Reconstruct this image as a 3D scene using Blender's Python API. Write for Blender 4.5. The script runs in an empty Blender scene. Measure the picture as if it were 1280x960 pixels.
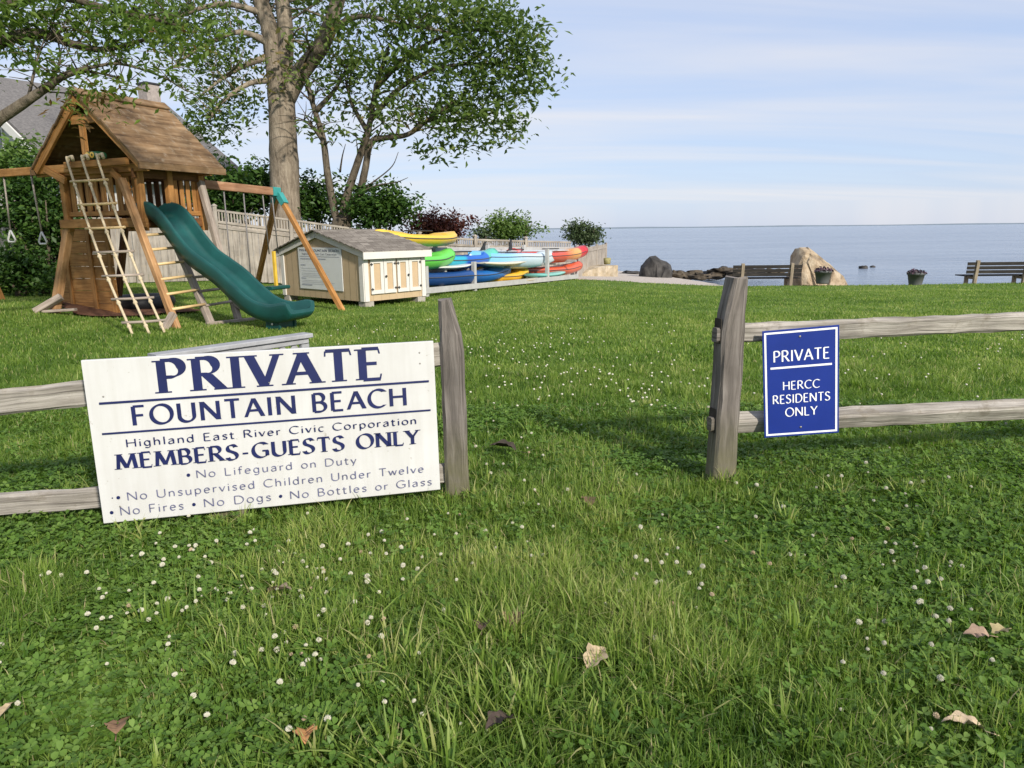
import bpy, math, random
import numpy as np
from mathutils import Vector, Matrix

random.seed(7)
RNG = np.random.default_rng(11)
rad = math.radians
scene = bpy.context.scene
col = scene.collection

# ------------------------------------------------------------------ camera
FPX, PITCH, ROLL = 900.0, rad(12.1), rad(0.65)
EYE = Vector((0, 0, 1.3))
fwd = Vector((0, math.cos(PITCH), -math.sin(PITCH)))
r0 = Vector((1, 0, 0)); u0 = Vector((0, math.sin(PITCH), math.cos(PITCH)))
rgt = r0 * math.cos(ROLL) - u0 * math.sin(ROLL)
upv = u0 * math.cos(ROLL) + r0 * math.sin(ROLL)
cam = bpy.data.cameras.new('camera')
cam.sensor_width = 36; cam.lens = FPX / 1280 * 36
cam.clip_start = 0.05; cam.clip_end = 20000
camo = bpy.data.objects.new('camera', cam); col.objects.link(camo)
M = Matrix.Identity(4)
for i in range(3):
    M[i][0] = rgt[i]; M[i][1] = upv[i]; M[i][2] = -fwd[i]; M[i][3] = EYE[i]
camo.matrix_world = M
scene.camera = camo

# ------------------------------------------------------------------ light
SUN_EL, SUN_AZ = rad(31), rad(34)          # azimuth: angle to the right of straight behind the camera
sd = Vector((math.sin(SUN_AZ) * math.cos(SUN_EL), -math.cos(SUN_AZ) * math.cos(SUN_EL), math.sin(SUN_EL)))
sun = bpy.data.lights.new('sun', 'SUN'); sun.energy = 3.5; sun.angle = rad(3); sun.color = (1.0, 0.93, 0.82)
suno = bpy.data.objects.new('sun', sun); col.objects.link(suno)
suno.rotation_euler = sd.to_track_quat('Z', 'Y').to_euler()
suno.location = (6, -6, 12)
world = bpy.data.worlds.new('World'); scene.world = world; world.use_nodes = True
nt = world.node_tree; nt.nodes.clear()
N = lambda t: nt.nodes.new(t)
wo = N('ShaderNodeOutputWorld'); bg = N('ShaderNodeBackground'); sky = N('ShaderNodeTexSky')
sky.sky_type = 'NISHITA'; sky.sun_disc = False; sky.sun_elevation = SUN_EL
sky.sun_rotation = math.atan2(sd.x, sd.y); sky.air_density = 1.0; sky.dust_density = 0.6; sky.ozone_density = 2.5
bg.inputs['Strength'].default_value = 0.15
tc = N('ShaderNodeTexCoord'); sep = N('ShaderNodeSeparateXYZ'); nt.links.new(tc.outputs['Generated'], sep.inputs[0])
# cloud layer: project the view direction on a high plane
mx = N('ShaderNodeMath'); mx.operation = 'MAXIMUM'; mx.inputs[1].default_value = 0.03; nt.links.new(sep.outputs[2], mx.inputs[0])
ad = N('ShaderNodeMath'); ad.operation = 'ADD'; ad.inputs[1].default_value = 0.12; nt.links.new(mx.outputs[0], ad.inputs[0])
dx = N('ShaderNodeMath'); dx.operation = 'DIVIDE'; nt.links.new(sep.outputs[0], dx.inputs[0]); nt.links.new(ad.outputs[0], dx.inputs[1])
dy = N('ShaderNodeMath'); dy.operation = 'DIVIDE'; nt.links.new(sep.outputs[1], dy.inputs[0]); nt.links.new(ad.outputs[0], dy.inputs[1])
cb = N('ShaderNodeCombineXYZ'); nt.links.new(dx.outputs[0], cb.inputs[0]); nt.links.new(dy.outputs[0], cb.inputs[1])
mp = N('ShaderNodeMapping'); mp.inputs['Scale'].default_value = (0.30, 1.7, 1); mp.inputs['Rotation'].default_value = (0, 0, rad(-8))
nt.links.new(cb.outputs[0], mp.inputs[0])
nz = N('ShaderNodeTexNoise'); nz.inputs['Scale'].default_value = 0.9; nz.inputs['Detail'].default_value = 6; nz.inputs['Roughness'].default_value = 0.5
nz.inputs['Distortion'].default_value = 0.5
nt.links.new(mp.outputs[0], nz.inputs['Vector'])
cr = N('ShaderNodeValToRGB'); cr.color_ramp.elements[0].position = 0.30; cr.color_ramp.elements[1].position = 0.78
cr.color_ramp.elements[0].color = (0.80, 0.80, 0.80, 1); cr.color_ramp.elements[1].color = (0.97, 0.97, 0.97, 1)
nt.links.new(nz.outputs['Fac'], cr.inputs[0])
mix = N('ShaderNodeMix'); mix.data_type = 'RGBA'
mix.inputs['B'].default_value = (2.95, 3.42, 4.65, 1)
cc = N('ShaderNodeValToRGB'); cc.color_ramp.elements[0].position = 0.36; cc.color_ramp.elements[1].position = 0.70
cc.color_ramp.elements[0].color = (0.76, 0.85, 0.99, 1); cc.color_ramp.elements[1].color = (1.18, 1.12, 1.02, 1)
nt.links.new(nz.outputs['Fac'], cc.inputs[0])
cm = N('ShaderNodeMix'); cm.data_type = 'RGBA'; cm.blend_type = 'MULTIPLY'; cm.inputs['Factor'].default_value = 1.0
cm.inputs['A'].default_value = (2.82, 2.98, 3.50, 1); nt.links.new(cc.outputs[0], cm.inputs['B']); nt.links.new(cm.outputs['Result'], mix.inputs['B'])
nt.links.new(cr.outputs[0], mix.inputs['Factor']); nt.links.new(sky.outputs[0], mix.inputs['A'])
nt.links.new(mix.outputs['Result'], bg.inputs['Color']); nt.links.new(bg.outputs[0], wo.inputs[0])
scene.view_settings.view_transform = 'Standard'; scene.view_settings.look = 'None'
scene.view_settings.exposure = 0.68; scene.view_settings.gamma = 1.0
scene.render.engine = 'CYCLES'
cy = scene.cycles
cy.max_bounces = 6; cy.diffuse_bounces = 3; cy.glossy_bounces = 3; cy.transmission_bounces = 3; cy.transparent_max_bounces = 4
cy.caustics_reflective = False; cy.caustics_refractive = False
cy.use_denoising = True
try: cy.denoiser = 'OPENIMAGEDENOISE'
except Exception: pass

# ------------------------------------------------------------------ ground heights and survey helpers
def sstep(t):
    t = np.clip(t, 0, 1); return t * t * (3 - 2 * t)
def gk(x): return 0.0005 + 0.00055 * sstep((x - 1) / 7.0)
def lawn_z(x, y):
    """height of the lawn: falls gently to the sea, a slight bank on the playground side"""
    rise = 0.20 * sstep((-6.3 - x) / 2.2) * sstep((y - 7) / 3.5)
    return -gk(x) * y * np.abs(y) + rise
def edge_y(x):
    """where the lawn ends"""
    return 23.4 + 0.25 * np.sin(x * 0.9) + 8.0 * sstep((2.2 - x) / 1.5) + 26 * sstep((-7 - x) / 6)
def ground_z(x, y):
    e = edge_y(x); d = np.maximum(y - e, 0)
    slope = 0.030 + 0.30 * sstep((x - 7.2) / 1.8)
    return np.where(y > e, lawn_z(x, e) - 0.02 - slope * d, lawn_z(x, y))
def ray(px, py): return fwd + rgt * ((px - 640) / FPX) - upv * ((py - 480) / FPX)
def A(px, py, Y):
    """surveyed point at distance Y"""
    d = ray(px, py); return EYE + d * (Y / d.y)
def G(px, py):
    """surveyed point on the ground"""
    d = ray(px, py); lo, hi = 0.5, 70.0
    s = lo
    while s < hi:
        p = EYE + d * s
        if p.z < float(ground_z(p.x, p.y)): return p
        s += 0.01
    return EYE + d * hi
def gpt(x, y, dz=0): return Vector((x, y, float(ground_z(x, y)) + dz))

def vnoise(x, y, seed=0):
    x = np.asarray(x, float); y = np.asarray(y, float)
    xi = np.floor(x).astype(np.int64); yi = np.floor(y).astype(np.int64)
    fx = x - xi; fy = y - yi; fx = fx * fx * (3 - 2 * fx); fy = fy * fy * (3 - 2 * fy)
    def h(a, b):
        n = (a * 374761393 + b * 668265263 + seed * 974634777) & 0xffffffff
        n = ((n ^ (n >> 13)) * 1274126177) & 0xffffffff
        return ((n ^ (n >> 16)) & 0xffff) / 65535.0
    return (h(xi, yi) * (1 - fx) + h(xi + 1, yi) * fx) * (1 - fy) + (h(xi, yi + 1) * (1 - fx) + h(xi + 1, yi + 1) * fx) * fy
def fnoise(x, y, seed=0, oct=3):
    s = 0; a = 0.5; t = 0
    for o in range(oct):
        s = s + a * vnoise(np.asarray(x) * 2 ** o, np.asarray(y) * 2 ** o, seed + o); t += a; a *= 0.5
    return s / t

# ------------------------------------------------------------------ materials
def new_mat(name):
    m = bpy.data.materials.new(name); m.use_nodes = True
    t = m.node_tree; b = t.nodes['Principled BSDF']
    return m, t, b
def ramp(t, fac, stops):
    c = t.nodes.new('ShaderNodeValToRGB'); e = c.color_ramp.elements
    e[0].position, e[0].color = stops[0][0], (*stops[0][1], 1)
    e[1].position, e[1].color = stops[-1][0], (*stops[-1][1], 1)
    for p, cc in stops[1:-1]:
        n = e.new(p); n.color = (*cc, 1)
    t.links.new(fac, c.inputs[0]); return c.outputs[0]
def noise(t, vec, scale, detail=4, rough=0.55, dist=0.0):
    n = t.nodes.new('ShaderNodeTexNoise'); n.inputs['Scale'].default_value = scale; n.inputs['Detail'].default_value = detail
    n.inputs['Roughness'].default_value = rough; n.inputs['Distortion'].default_value = dist
    if vec is not None: t.links.new(vec, n.inputs['Vector'])
    return n.outputs['Fac']
def mapping(t, out, scale, rot=(0, 0, 0)):
    m = t.nodes.new('ShaderNodeMapping'); m.inputs['Scale'].default_value = scale; m.inputs['Rotation'].default_value = rot
    t.links.new(out, m.inputs[0]); return m.outputs[0]
def mixc(t, fac, a, b, mode='MIX'):
    m = t.nodes.new('ShaderNodeMix'); m.data_type = 'RGBA'; m.blend_type = mode
    for k, v in (('Factor', fac), ('A', a), ('B', b)):
        if isinstance(v, (int, float)): m.inputs[k].default_value = v
        elif isinstance(v, tuple): m.inputs[k].default_value = (*v, 1)
        else: t.links.new(v, m.inputs[k])
    return m.outputs['Result']
def bump(t, b, h, strength=0.4, dist=0.01):
    n = t.nodes.new('ShaderNodeBump'); n.inputs['Strength'].default_value = strength; n.inputs['Distance'].default_value = dist
    t.links.new(h, n.inputs['Height']); t.links.new(n.outputs[0], b.inputs['Normal'])
def wood(name, dark, mid, light, scale=(2.2, 34), rough=0.82, blotch=0.35, spot=None, algae=None, crack=0.0):
    m, t, b = new_mat(name)
    tc = t.nodes.new('ShaderNodeTexCoord')
    v = mapping(t, tc.outputs['UV'], (scale[0], scale[1], 1))
    g = noise(t, v, 1.0, 6, 0.62, 0.6)
    c = ramp(t, g, [(0.28, dark), (0.5, mid), (0.74, light)])
    bl = noise(t, tc.outputs['Object'], 2.3, 3, 0.6)
    k = ramp(t, bl, [(0.3, (1 - blotch,) * 3), (0.7, (1 + blotch * 0.5,) * 3)])
    c = mixc(t, 1.0, c, k, 'MULTIPLY')
    if crack:
        ck = noise(t, mapping(t, tc.outputs['UV'], (1.3, 95, 1)), 1.0, 3, 0.7, 0.3)
        c = mixc(t, ramp(t, ck, [(0.60, (0, 0, 0)), (0.68, (crack,) * 3)]), c, (0.035, 0.03, 0.026))
    if spot:
        sp = noise(t, tc.outputs['Object'], 9.0, 5, 0.7)
        f = ramp(t, sp, [(0.55, (0, 0, 0)), (0.72, (0.8,) * 3)])
        c = mixc(t, f, c, spot)
    if algae:
        ge = t.nodes.new('ShaderNodeNewGeometry'); s = t.nodes.new('ShaderNodeSeparateXYZ'); t.links.new(ge.outputs['Position'], s.inputs[0])
        mr = t.nodes.new('ShaderNodeMapRange'); mr.inputs['From Min'].default_value = algae[1]; mr.inputs['From Max'].default_value = 0.0
        t.links.new(s.outputs[2], mr.inputs['Value'])
        an = noise(t, tc.outputs['Object'], 12, 4, 0.6)
        mu = t.nodes.new('ShaderNodeMath'); mu.operation = 'MULTIPLY'; t.links.new(mr.outputs[0], mu.inputs[0]); t.links.new(an, mu.inputs[1])
        c = mixc(t, mu.outputs[0], c, algae[0])
    t.links.new(c, b.inputs['Base Color']); b.inputs['Roughness'].default_value = rough
    b.inputs['Specular IOR Level'].default_value = 0.25
    bump(t, b, g, 0.7 if crack else 0.35, 0.012 if crack else 0.006)
    return m
def plain(name, colour, rough=0.5, var=0.12, scale=6.0, spec=0.5, metal=0.0, bumps=0.0, second=None):
    m, t, b = new_mat(name)
    tc = t.nodes.new('ShaderNodeTexCoord')
    n = noise(t, tc.outputs['Object'], scale, 5, 0.6)
    lo = tuple(c * (1 - var) for c in colour); hi = second or tuple(min(1, c * (1 + var)) for c in colour)
    t.links.new(ramp(t, n, [(0.3, lo), (0.7, hi)]), b.inputs['Base Color'])
    b.inputs['Roughness'].default_value = rough; b.inputs['Specular IOR Level'].default_value = spec; b.inputs['Metallic'].default_value = metal
    if bumps: bump(t, b, noise(t, tc.outputs['Object'], scale * 5, 5, 0.6), bumps, 0.01)
    return m
def leafmat(name, stops, trans=0.35, rough=0.5):
    """foliage: colour of each leaf or blade from its own 'tint' number"""
    m = bpy.data.materials.new(name); m.use_nodes = True
    t = m.node_tree; t.nodes.clear()
    o = t.nodes.new('ShaderNodeOutputMaterial')
    a = t.nodes.new('ShaderNodeAttribute'); a.attribute_name = 'tint'
    c = ramp(t, a.outputs['Fac'], stops)
    d = t.nodes.new('ShaderNodeBsdfPrincipled'); d.inputs['Roughness'].default_value = rough; d.inputs['Specular IOR Level'].default_value = 0.3
    tr = t.nodes.new('ShaderNodeBsdfTranslucent')
    hs = t.nodes.new('ShaderNodeHueSaturation'); hs.inputs['Saturation'].default_value = 1.1; hs.inputs['Value'].default_value = 1.35
    t.links.new(c, hs.inputs['Color'])
    t.links.new(c, d.inputs['Base Color']); t.links.new(hs.outputs[0], tr.inputs['Color'])
    mx = t.nodes.new('ShaderNodeMixShader'); mx.inputs[0].default_value = trans
    t.links.new(d.outputs[0], mx.inputs[1]); t.links.new(tr.outputs[0], mx.inputs[2]); t.links.new(mx.outputs[0], o.inputs[0])
    return m

MAT = {}
MAT['post_wood'] = wood('weathered_post_wood', (0.065, 0.058, 0.052), (0.16, 0.14, 0.125), (0.26, 0.235, 0.215), (3, 60), 0.9, 0.35, crack=.75, algae=((0.13, 0.13, 0.035), 0.42))
MAT['rail_wood'] = wood('weathered_rail_wood', (0.14, 0.122, 0.105), (0.35, 0.32, 0.28), (0.52, 0.485, 0.435), (2.5, 55), 0.9, 0.4, crack=.7, spot=(0.17, 0.145, 0.11))
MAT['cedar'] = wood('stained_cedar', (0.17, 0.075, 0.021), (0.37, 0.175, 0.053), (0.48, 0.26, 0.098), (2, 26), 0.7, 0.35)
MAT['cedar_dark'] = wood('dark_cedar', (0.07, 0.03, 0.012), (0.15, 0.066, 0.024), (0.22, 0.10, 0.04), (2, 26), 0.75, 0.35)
MAT['roof_board'] = wood('faded_roof_board', (0.075, 0.042, 0.02), (0.18, 0.11, 0.055), (0.28, 0.195, 0.115), (1.1, 11), 0.85, 0.55, spot=(0.25, 0.205, 0.15))
MAT['rung_wood'] = wood('pale_dowel', (0.45, 0.30, 0.13), (0.62, 0.44, 0.22), (0.7, 0.55, 0.32), (3, 12), 0.6, 0.15)
MAT['grey_wood'] = wood('silvered_wood', (0.18, 0.145, 0.12), (0.32, 0.265, 0.22), (0.43, 0.375, 0.32), (2, 26), 0.85, 0.3)
MAT['rope'] = plain('cotton_rope', (0.52, 0.43, 0.29), 0.9, 0.2, 60, 0.2, bumps=0.4)
MAT['fence_wood'] = wood('greyed_fence_board', (0.19, 0.165, 0.14), (0.32, 0.285, 0.245), (0.42, 0.385, 0.335), (1.2, 16), 0.9, 0.3, spot=(0.33, 0.27, 0.2))
MAT['slide'] = plain('green_moulded_plastic', (0.007, 0.062, 0.058), 0.36, 0.25, 3.0, 0.5, second=(0.010, 0.082, 0.075))
MAT['teal'] = plain('teal_painted_steel', (0.035, 0.25, 0.235), 0.4, 0.15)
MAT['black'] = plain('black_rubber', (0.018, 0.018, 0.02), 0.6, 0.3, 10)
MAT['white'] = plain('white_paint', (0.60, 0.58, 0.54), 0.5, 0.05, 4)
m, t, b = new_mat('aged_white_sign_paint'); tcn = t.nodes.new('ShaderNodeTexCoord')
c = ramp(t, noise(t, tcn.outputs['Object'], 2.5, 5, .6), [(.3, (.50, .495, .485)), (.7, (.57, .57, .565))])
st_ = ramp(t, noise(t, mapping(t, tcn.outputs['Object'], (22, 22, 1.4)), 1.0, 4, .65), [(.38, (.80, .78, .73)), (.6, (1, 1, 1))])
gr_ = ramp(t, noise(t, tcn.outputs['Object'], 34, 3, .7), [(.24, (.62, .58, .5)), (.33, (1, 1, 1))])
t.links.new(mixc(t, 1.0, mixc(t, .28, c, st_, 'MULTIPLY'), gr_, 'MULTIPLY'), b.inputs['Base Color']); b.inputs['Roughness'].default_value = .5
MAT['signwhite'] = m
MAT['navy'] = plain('navy_lettering', (0.005, 0.010, 0.075), 0.45, 0.15, 8)
MAT['navy_faded'] = plain('faded_navy_lettering', (0.10, 0.105, 0.19), 0.6, 0.25, 18)
MAT['blue_sign'] = plain('blue_sign_paint', (0.013, 0.033, 0.235), 0.34, 0.12, 3, 0.5)
MAT['lettering_white'] = plain('white_lettering', (0.85, 0.86, 0.9), 0.45, 0.04)
MAT['screw'] = plain('dull_screw', (0.3, 0.28, 0.25), 0.45, 0.2, 30, 0.5, 0.7)
MAT['tan'] = None
MAT['concrete'] = plain('grey_concrete', (0.36, 0.33, 0.29), 0.9, 0.2, 5, 0.2, bumps=0.3)
def bark(name, dark, mid, light):
    m, t, b = new_mat(name); tc = t.nodes.new('ShaderNodeTexCoord')
    f = noise(t, mapping(t, tc.outputs['Object'], (7, 7, 1.5)), 1.0, 6, .7, 1.2); p = noise(t, tc.outputs['Object'], 1.1, 5, .65)
    c = ramp(t, f, [(.32, dark), (.5, mid), (.72, light)])
    c = mixc(t, 1.0, c, ramp(t, p, [(.32, (.55, .53, .5)), (.62, (1.1, 1.08, 1.04))]), 'MULTIPLY')
    t.links.new(c, b.inputs['Base Color']); b.inputs['Roughness'].default_value = .95; b.inputs['Specular IOR Level'].default_value = .1
    bump(t, b, f, 1.0, .05); return m
MAT['bark'] = bark('grey_brown_bark', (.14, .115, .088), (.25, .21, .165), (.35, .305, .245))
MAT['bark_dark'] = bark('dark_bark', (.055, .045, .035), (.125, .105, .08), (.20, .175, .14))

# ------------------------------------------------------------------ mesh builder
class MB:
    def __init__(s): s.v = []; s.f = []; s.uv = []; s.sm = []
    def face(s, idx, uvs, smooth=False): s.f.append(idx); s.uv.append(uvs); s.sm.append(smooth)
    def poly(s, pts, smooth=False, uscale=1.0):
        b = len(s.v); pts = [Vector(p) for p in pts]; s.v += pts
        e = (pts[1] - pts[0]).normalized(); n = (pts[1] - pts[0]).cross(pts[-1] - pts[0])
        w = n.cross(e).normalized() if n.length > 1e-12 else Vector((0, 0, 1))
        s.face(list(range(b, b + len(pts))), [((p - pts[0]).dot(e) * uscale, (p - pts[0]).dot(w) * uscale) for p in pts], smooth)
    def beam(s, p0, p1, w, h, up=(0, 0, 1), ch=None, taper=1.0, segs=1, wob=0.0):
        """squared timber with eased edges, grain along its length; w across, h along up"""
        p0, p1 = Vector(p0), Vector(p1); ax = (p1 - p0); L = ax.length; ax.normalize()
        up = Vector(up); sx = ax.cross(up)
        if sx.length < 1e-4: sx = ax.cross(Vector((0, 1, 0)))
        sx.normalize(); uy = sx.cross(ax).normalized()
        c = min(w, h) * 0.1 if ch is None else ch
        sec = [(-w / 2 + c, -h / 2), (w / 2 - c, -h / 2), (w / 2, -h / 2 + c), (w / 2, h / 2 - c), (w / 2 - c, h / 2), (-w / 2 + c, h / 2), (-w / 2, h / 2 - c), (-w / 2, -h / 2 + c)]
        n = 8; b = len(s.v); u0 = random.uniform(0, 50); v0 = random.uniform(0, 50)
        for k in range(segs + 1):
            f = k / segs; q = 1 + (taper - 1) * f
            for (a, d) in sec:
                jx = random.uniform(-wob, wob); jy = random.uniform(-wob, wob)
                s.v.append(p0 + ax * (L * f) + sx * (a * q + jx) + uy * (d * q + jy))
        per = [0]
        for i in range(n):
            a, d = sec[i], sec[(i + 1) % n]; per.append(per[-1] + math.hypot(a[0] - d[0], a[1] - d[1]))
        for k in range(segs):
            for i in range(n):
                j = (i + 1) % n
                s.face([b + k * n + i, b + k * n + j, b + (k + 1) * n + j, b + (k + 1) * n + i],
                       [(u0 + L * k / segs, v0 + per[i]), (u0 + L * k / segs, v0 + per[i + 1]), (u0 + L * (k + 1) / segs, v0 + per[i + 1]), (u0 + L * (k + 1) / segs, v0 + per[i])])
        s.face([b + i for i in reversed(range(n))], [(u0 + sec[i][0] * .3, v0 + sec[i][1]) for i in reversed(range(n))])
        s.face([b + segs * n + i for i in range(n)], [(u0 + sec[i][0] * .3, v0 + sec[i][1]) for i in range(n)])
    def box(s, c, size, rz=0.0, ch=0.0):
        c = Vector(c); d = Vector((math.cos(rz), math.sin(rz), 0)) * size[0] / 2
        s.beam(c - d, c + d, size[1], size[2], (0, 0, 1), ch)
    def tube(s, pts, r, n=8, cap=True, smooth=True, jit=0.0):
        pts = [Vector(p) for p in pts]; m = len(pts)
        rr = [r] * m if isinstance(r, (int, float)) else list(r)
        b = len(s.v); t = (pts[1] - pts[0]).normalized()
        ref = Vector((0, 0, 1)) if abs(t.z) < 0.9 else Vector((1, 0, 0))
        a = t.cross(ref).normalized(); L = 0; u0 = random.uniform(0, 20)
        lens = []
        for k in range(m):
            if k: L += (pts[k] - pts[k - 1]).length
            lens.append(L)
            t = (pts[min(k + 1, m - 1)] - pts[max(k - 1, 0)]).normalized()
            a = (a - t * a.dot(t)).normalized(); c = t.cross(a)
            for i in range(n):
                th = 2 * math.pi * i / n; q = rr[k] * (1 + random.uniform(-jit, jit))
                s.v.append(pts[k] + (a * math.cos(th) + c * math.sin(th)) * q)
        for k in range(m - 1):
            for i in range(n):
                j = (i + 1) % n
                s.face([b + k * n + i, b + k * n + j, b + (k + 1) * n + j, b + (k + 1) * n + i],
                       [(u0 + lens[k], i * rr[k]), (u0 + lens[k], (i + 1) * rr[k]), (u0 + lens[k + 1], (i + 1) * rr[k]), (u0 + lens[k + 1], i * rr[k])], smooth)
        if cap:
            s.face([b + i for i in reversed(range(n))], [(0, 0)] * n); s.face([b + (m - 1) * n + i for i in range(n)], [(0, 0)] * n)
    def lathe(s, c, prof, n=24, smooth=True, axis=None, close=False):
        """profile of (radius, height) turned about a vertical axis (or a given one)"""
        c = Vector(c); q = Vector((0, 0, 1)).rotation_difference(Vector(axis)) if axis is not None else None
        b = len(s.v)
        for (r, z) in prof:
            for i in range(n):
                th = 2 * math.pi * i / n; p = Vector((r * math.cos(th), r * math.sin(th), z))
                s.v.append(c + (q @ p if q else p))
        m = len(prof)
        for k in range(m if close else m - 1):
            k2 = (k + 1) % m
            for i in range(n):
                j = (i + 1) % n
                s.face([b + k * n + i, b + k * n + j, b + k2 * n + j, b + k2 * n + i], [(i / n, k / m), ((i + 1) / n, k / m), ((i + 1) / n, (k + 1) / m), (i / n, (k + 1) / m)], smooth)
        if not close:
            if prof[0][0] > 1e-4: s.face([b + i for i in reversed(range(n))], [(0, 0)] * n)
            if prof[-1][0] > 1e-4: s.face([b + (m - 1) * n + i for i in range(n)], [(0, 0)] * n)
    def prism(s, pts, d):
        """flat outline pts pushed along vector d"""
        pts = [Vector(p) for p in pts]; d = Vector(d); n = len(pts); b = len(s.v)
        s.poly(pts[::-1]); s.poly([p + d for p in pts])
        for i in range(n):
            j = (i + 1) % n; s.poly([pts[i], pts[j], pts[j] + d, pts[i] + d])
    def blob(s, c, rx, ry, rz, seg=16, rings=10, jit=0.0, seed=0, flat=None):
        """rough boulder-like lump"""
        rnd = random.Random(seed); c = Vector(c); b = len(s.v)
        ph = [(rnd.uniform(1, 3.5), rnd.uniform(1, 3.5), rnd.uniform(1, 3.5), rnd.uniform(0, 6), rnd.uniform(0.3, 1)) for _ in range(7)]
        def rr(d):
            q = 0
            for (a, e, f, p, w) in ph: q += w * math.sin(a * d.x * 2 + e * d.y * 2 + f * d.z * 2 + p)
            return 1 + jit * q / 2 + rnd.uniform(-jit, jit) * 0.3
        for k in range(rings + 1):
            v = math.pi * k / rings
            for i in range(seg):
                u = 2 * math.pi * i / seg; d = Vector((math.sin(v) * math.cos(u), math.sin(v) * math.sin(u), math.cos(v)))
                q = rr(d) if 0 < k < rings else 1
                p = Vector((d.x * rx * q, d.y * ry * q, d.z * rz * q)); s.v.append(c + p)
        for k in range(rings):
            for i in range(seg):
                j = (i + 1) % seg
                s.face([b + k * seg + i, b + (k + 1) * seg + i, b + (k + 1) * seg + j, b + k * seg + j], [(0, 0)] * 4, flat is None)
    def build(s, name, m, parent=None, origin=None):
        off = Vector(origin) if origin is not None else Vector((0, 0, 0))
        if parent is not None:
            r = parent
            while r.parent: r = r.parent
            off = r.matrix_basis.translation.copy()
        me = bpy.data.meshes.new(name)
        me.from_pydata([tuple(v - off) for v in s.v], [], s.f)
        uvl = me.uv_layers.new(name='UVMap')
        uvl.data.foreach_set('uv', np.array([c for u in s.uv for c in u], dtype=np.float32).ravel())
        me.polygons.foreach_set('use_smooth', s.sm)
        me.materials.append(m); me.validate(); me.update()
        o = bpy.data.objects.new(name, me); col.objects.link(o)
        if parent is not None: o.parent = parent
        elif origin is not None: o.location = off
        return o
def tag(o, label=None, cat=None, group=None, kind=None):
    if label: o['label'] = label
    if cat: o['category'] = cat
    if group: o['group'] = group
    if kind: o['kind'] = kind
    return o
def thing(name, loc, label, cat, group=None):
    o = bpy.data.objects.new(name, None); col.objects.link(o); o.location = Vector(loc); o.empty_display_size = 0.2
    return tag(o, label, cat, group)
def kids(o): return [c for c in bpy.data.objects if c.parent == o]
def copy_tree(o, parent=None):
    c = o.copy(); col.objects.link(c)
    if parent is not None: c.parent = parent
    for ch in kids(o): copy_tree(ch, c)
    return c
def np_mesh(name, verts, quads, tris, m, tint=None, origin=None, smooth=False):
    """mesh straight from arrays (many blades or leaves)"""
    me = bpy.data.meshes.new(name)
    nv = len(verts); nq = len(quads); ntri = len(tris)
    off = np.array(origin if origin is not None else (0, 0, 0), dtype=np.float32)
    me.vertices.add(nv); me.vertices.foreach_set('co', (verts.astype(np.float32) - off).ravel())
    loops = np.concatenate([quads.ravel(), tris.ravel()]).astype(np.int32)
    me.loops.add(len(loops)); me.loops.foreach_set('vertex_index', loops)
    me.polygons.add(nq + ntri)
    st = np.concatenate([np.arange(nq) * 4, nq * 4 + np.arange(ntri) * 3]).astype(np.int32)
    me.polygons.foreach_set('loop_start', st)
    if tint is not None:
        at = me.attributes.new('tint', 'FLOAT', 'POINT'); at.data.foreach_set('value', np.clip(tint, 0, 1).astype(np.float32))
    me.materials.append(m); me.update(calc_edges=True)
    if smooth: me.polygons.foreach_set('use_smooth', np.ones(nq + ntri, dtype=bool))
    o = bpy.data.objects.new(name, me); col.objects.link(o)
    if origin is not None: o.location = Vector(origin)
    return o
def catmull(pts, n=6):
    P = [Vector(p) for p in pts]; P = [P[0] * 2 - P[1]] + P + [P[-1] * 2 - P[-2]]; out = []
    for i in range(1, len(P) - 2):
        for k in range(n):
            t = k / n; a, b, c, d = P[i - 1], P[i], P[i + 1], P[i + 2]
            out.append(0.5 * ((2 * b) + (c - a) * t + (2 * a - 5 * b + 4 * c - d) * t * t + (3 * b - a - 3 * c + d) * t ** 3))
    out.append(P[-2]); return out

#@@SETTING
# ================================================================== SETTING
def axis_vals(lo, hi, breaks):
    out = []; 
    for (a, b, st) in breaks: out += list(np.arange(a, b, st))
    out.append(hi); return np.array(out)
xs = axis_vals(-80, 90, [(-80, -20, 6), (-20, -10, 1), (-10, 16, 0.25), (16, 30, 1), (30, 90, 10)])
ys = axis_vals(-12, 120, [(-12, 0, 2), (0, 40, 0.25), (40, 60, 2), (60, 120, 10)])
X, Y = np.meshgrid(xs, ys)
Z = ground_z(X, Y) + 0.02 * (fnoise(X * 1.7, Y * 1.7, 3) - 0.5)
V = np.stack([X, Y, Z], -1).reshape(-1, 3)
nx, ny = len(xs), len(ys)
ii = (np.arange(ny - 1)[:, None] * nx + np.arange(nx - 1)[None, :]).ravel()
quads = np.stack([ii, ii + 1, ii + nx + 1, ii + nx], 1)
sand = (sstep((Y - edge_y(X) + 0.1) / 0.35)).ravel()
m, t, b = new_mat('lawn_soil_and_beach')
tcn = t.nodes.new('ShaderNodeTexCoord')
g1 = noise(t, tcn.outputs['Object'], 1.1, 6, 0.65); g2 = noise(t, tcn.outputs['Object'], 14.0, 4, 0.7)
gc = ramp(t, g1, [(0.3, (0.07, 0.125, 0.02)), (0.52, (0.105, 0.18, 0.028)), (0.72, (0.16, 0.22, 0.05))])
gc = mixc(t, ramp(t, g2, [(0.45, (0, 0, 0)), (0.8, (0.7,) * 3)]), gc, (0.05, 0.045, 0.02))
g3 = noise(t, tcn.outputs['Object'], 22.0, 6, 0.75)
sc_ = ramp(t, g3, [(0.3, (0.26, 0.22, 0.19)), (0.5, (0.46, 0.41, 0.36)), (0.75, (0.6, 0.55, 0.5))])
at = t.nodes.new('ShaderNodeAttribute'); at.attribute_name = 'tint'
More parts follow.
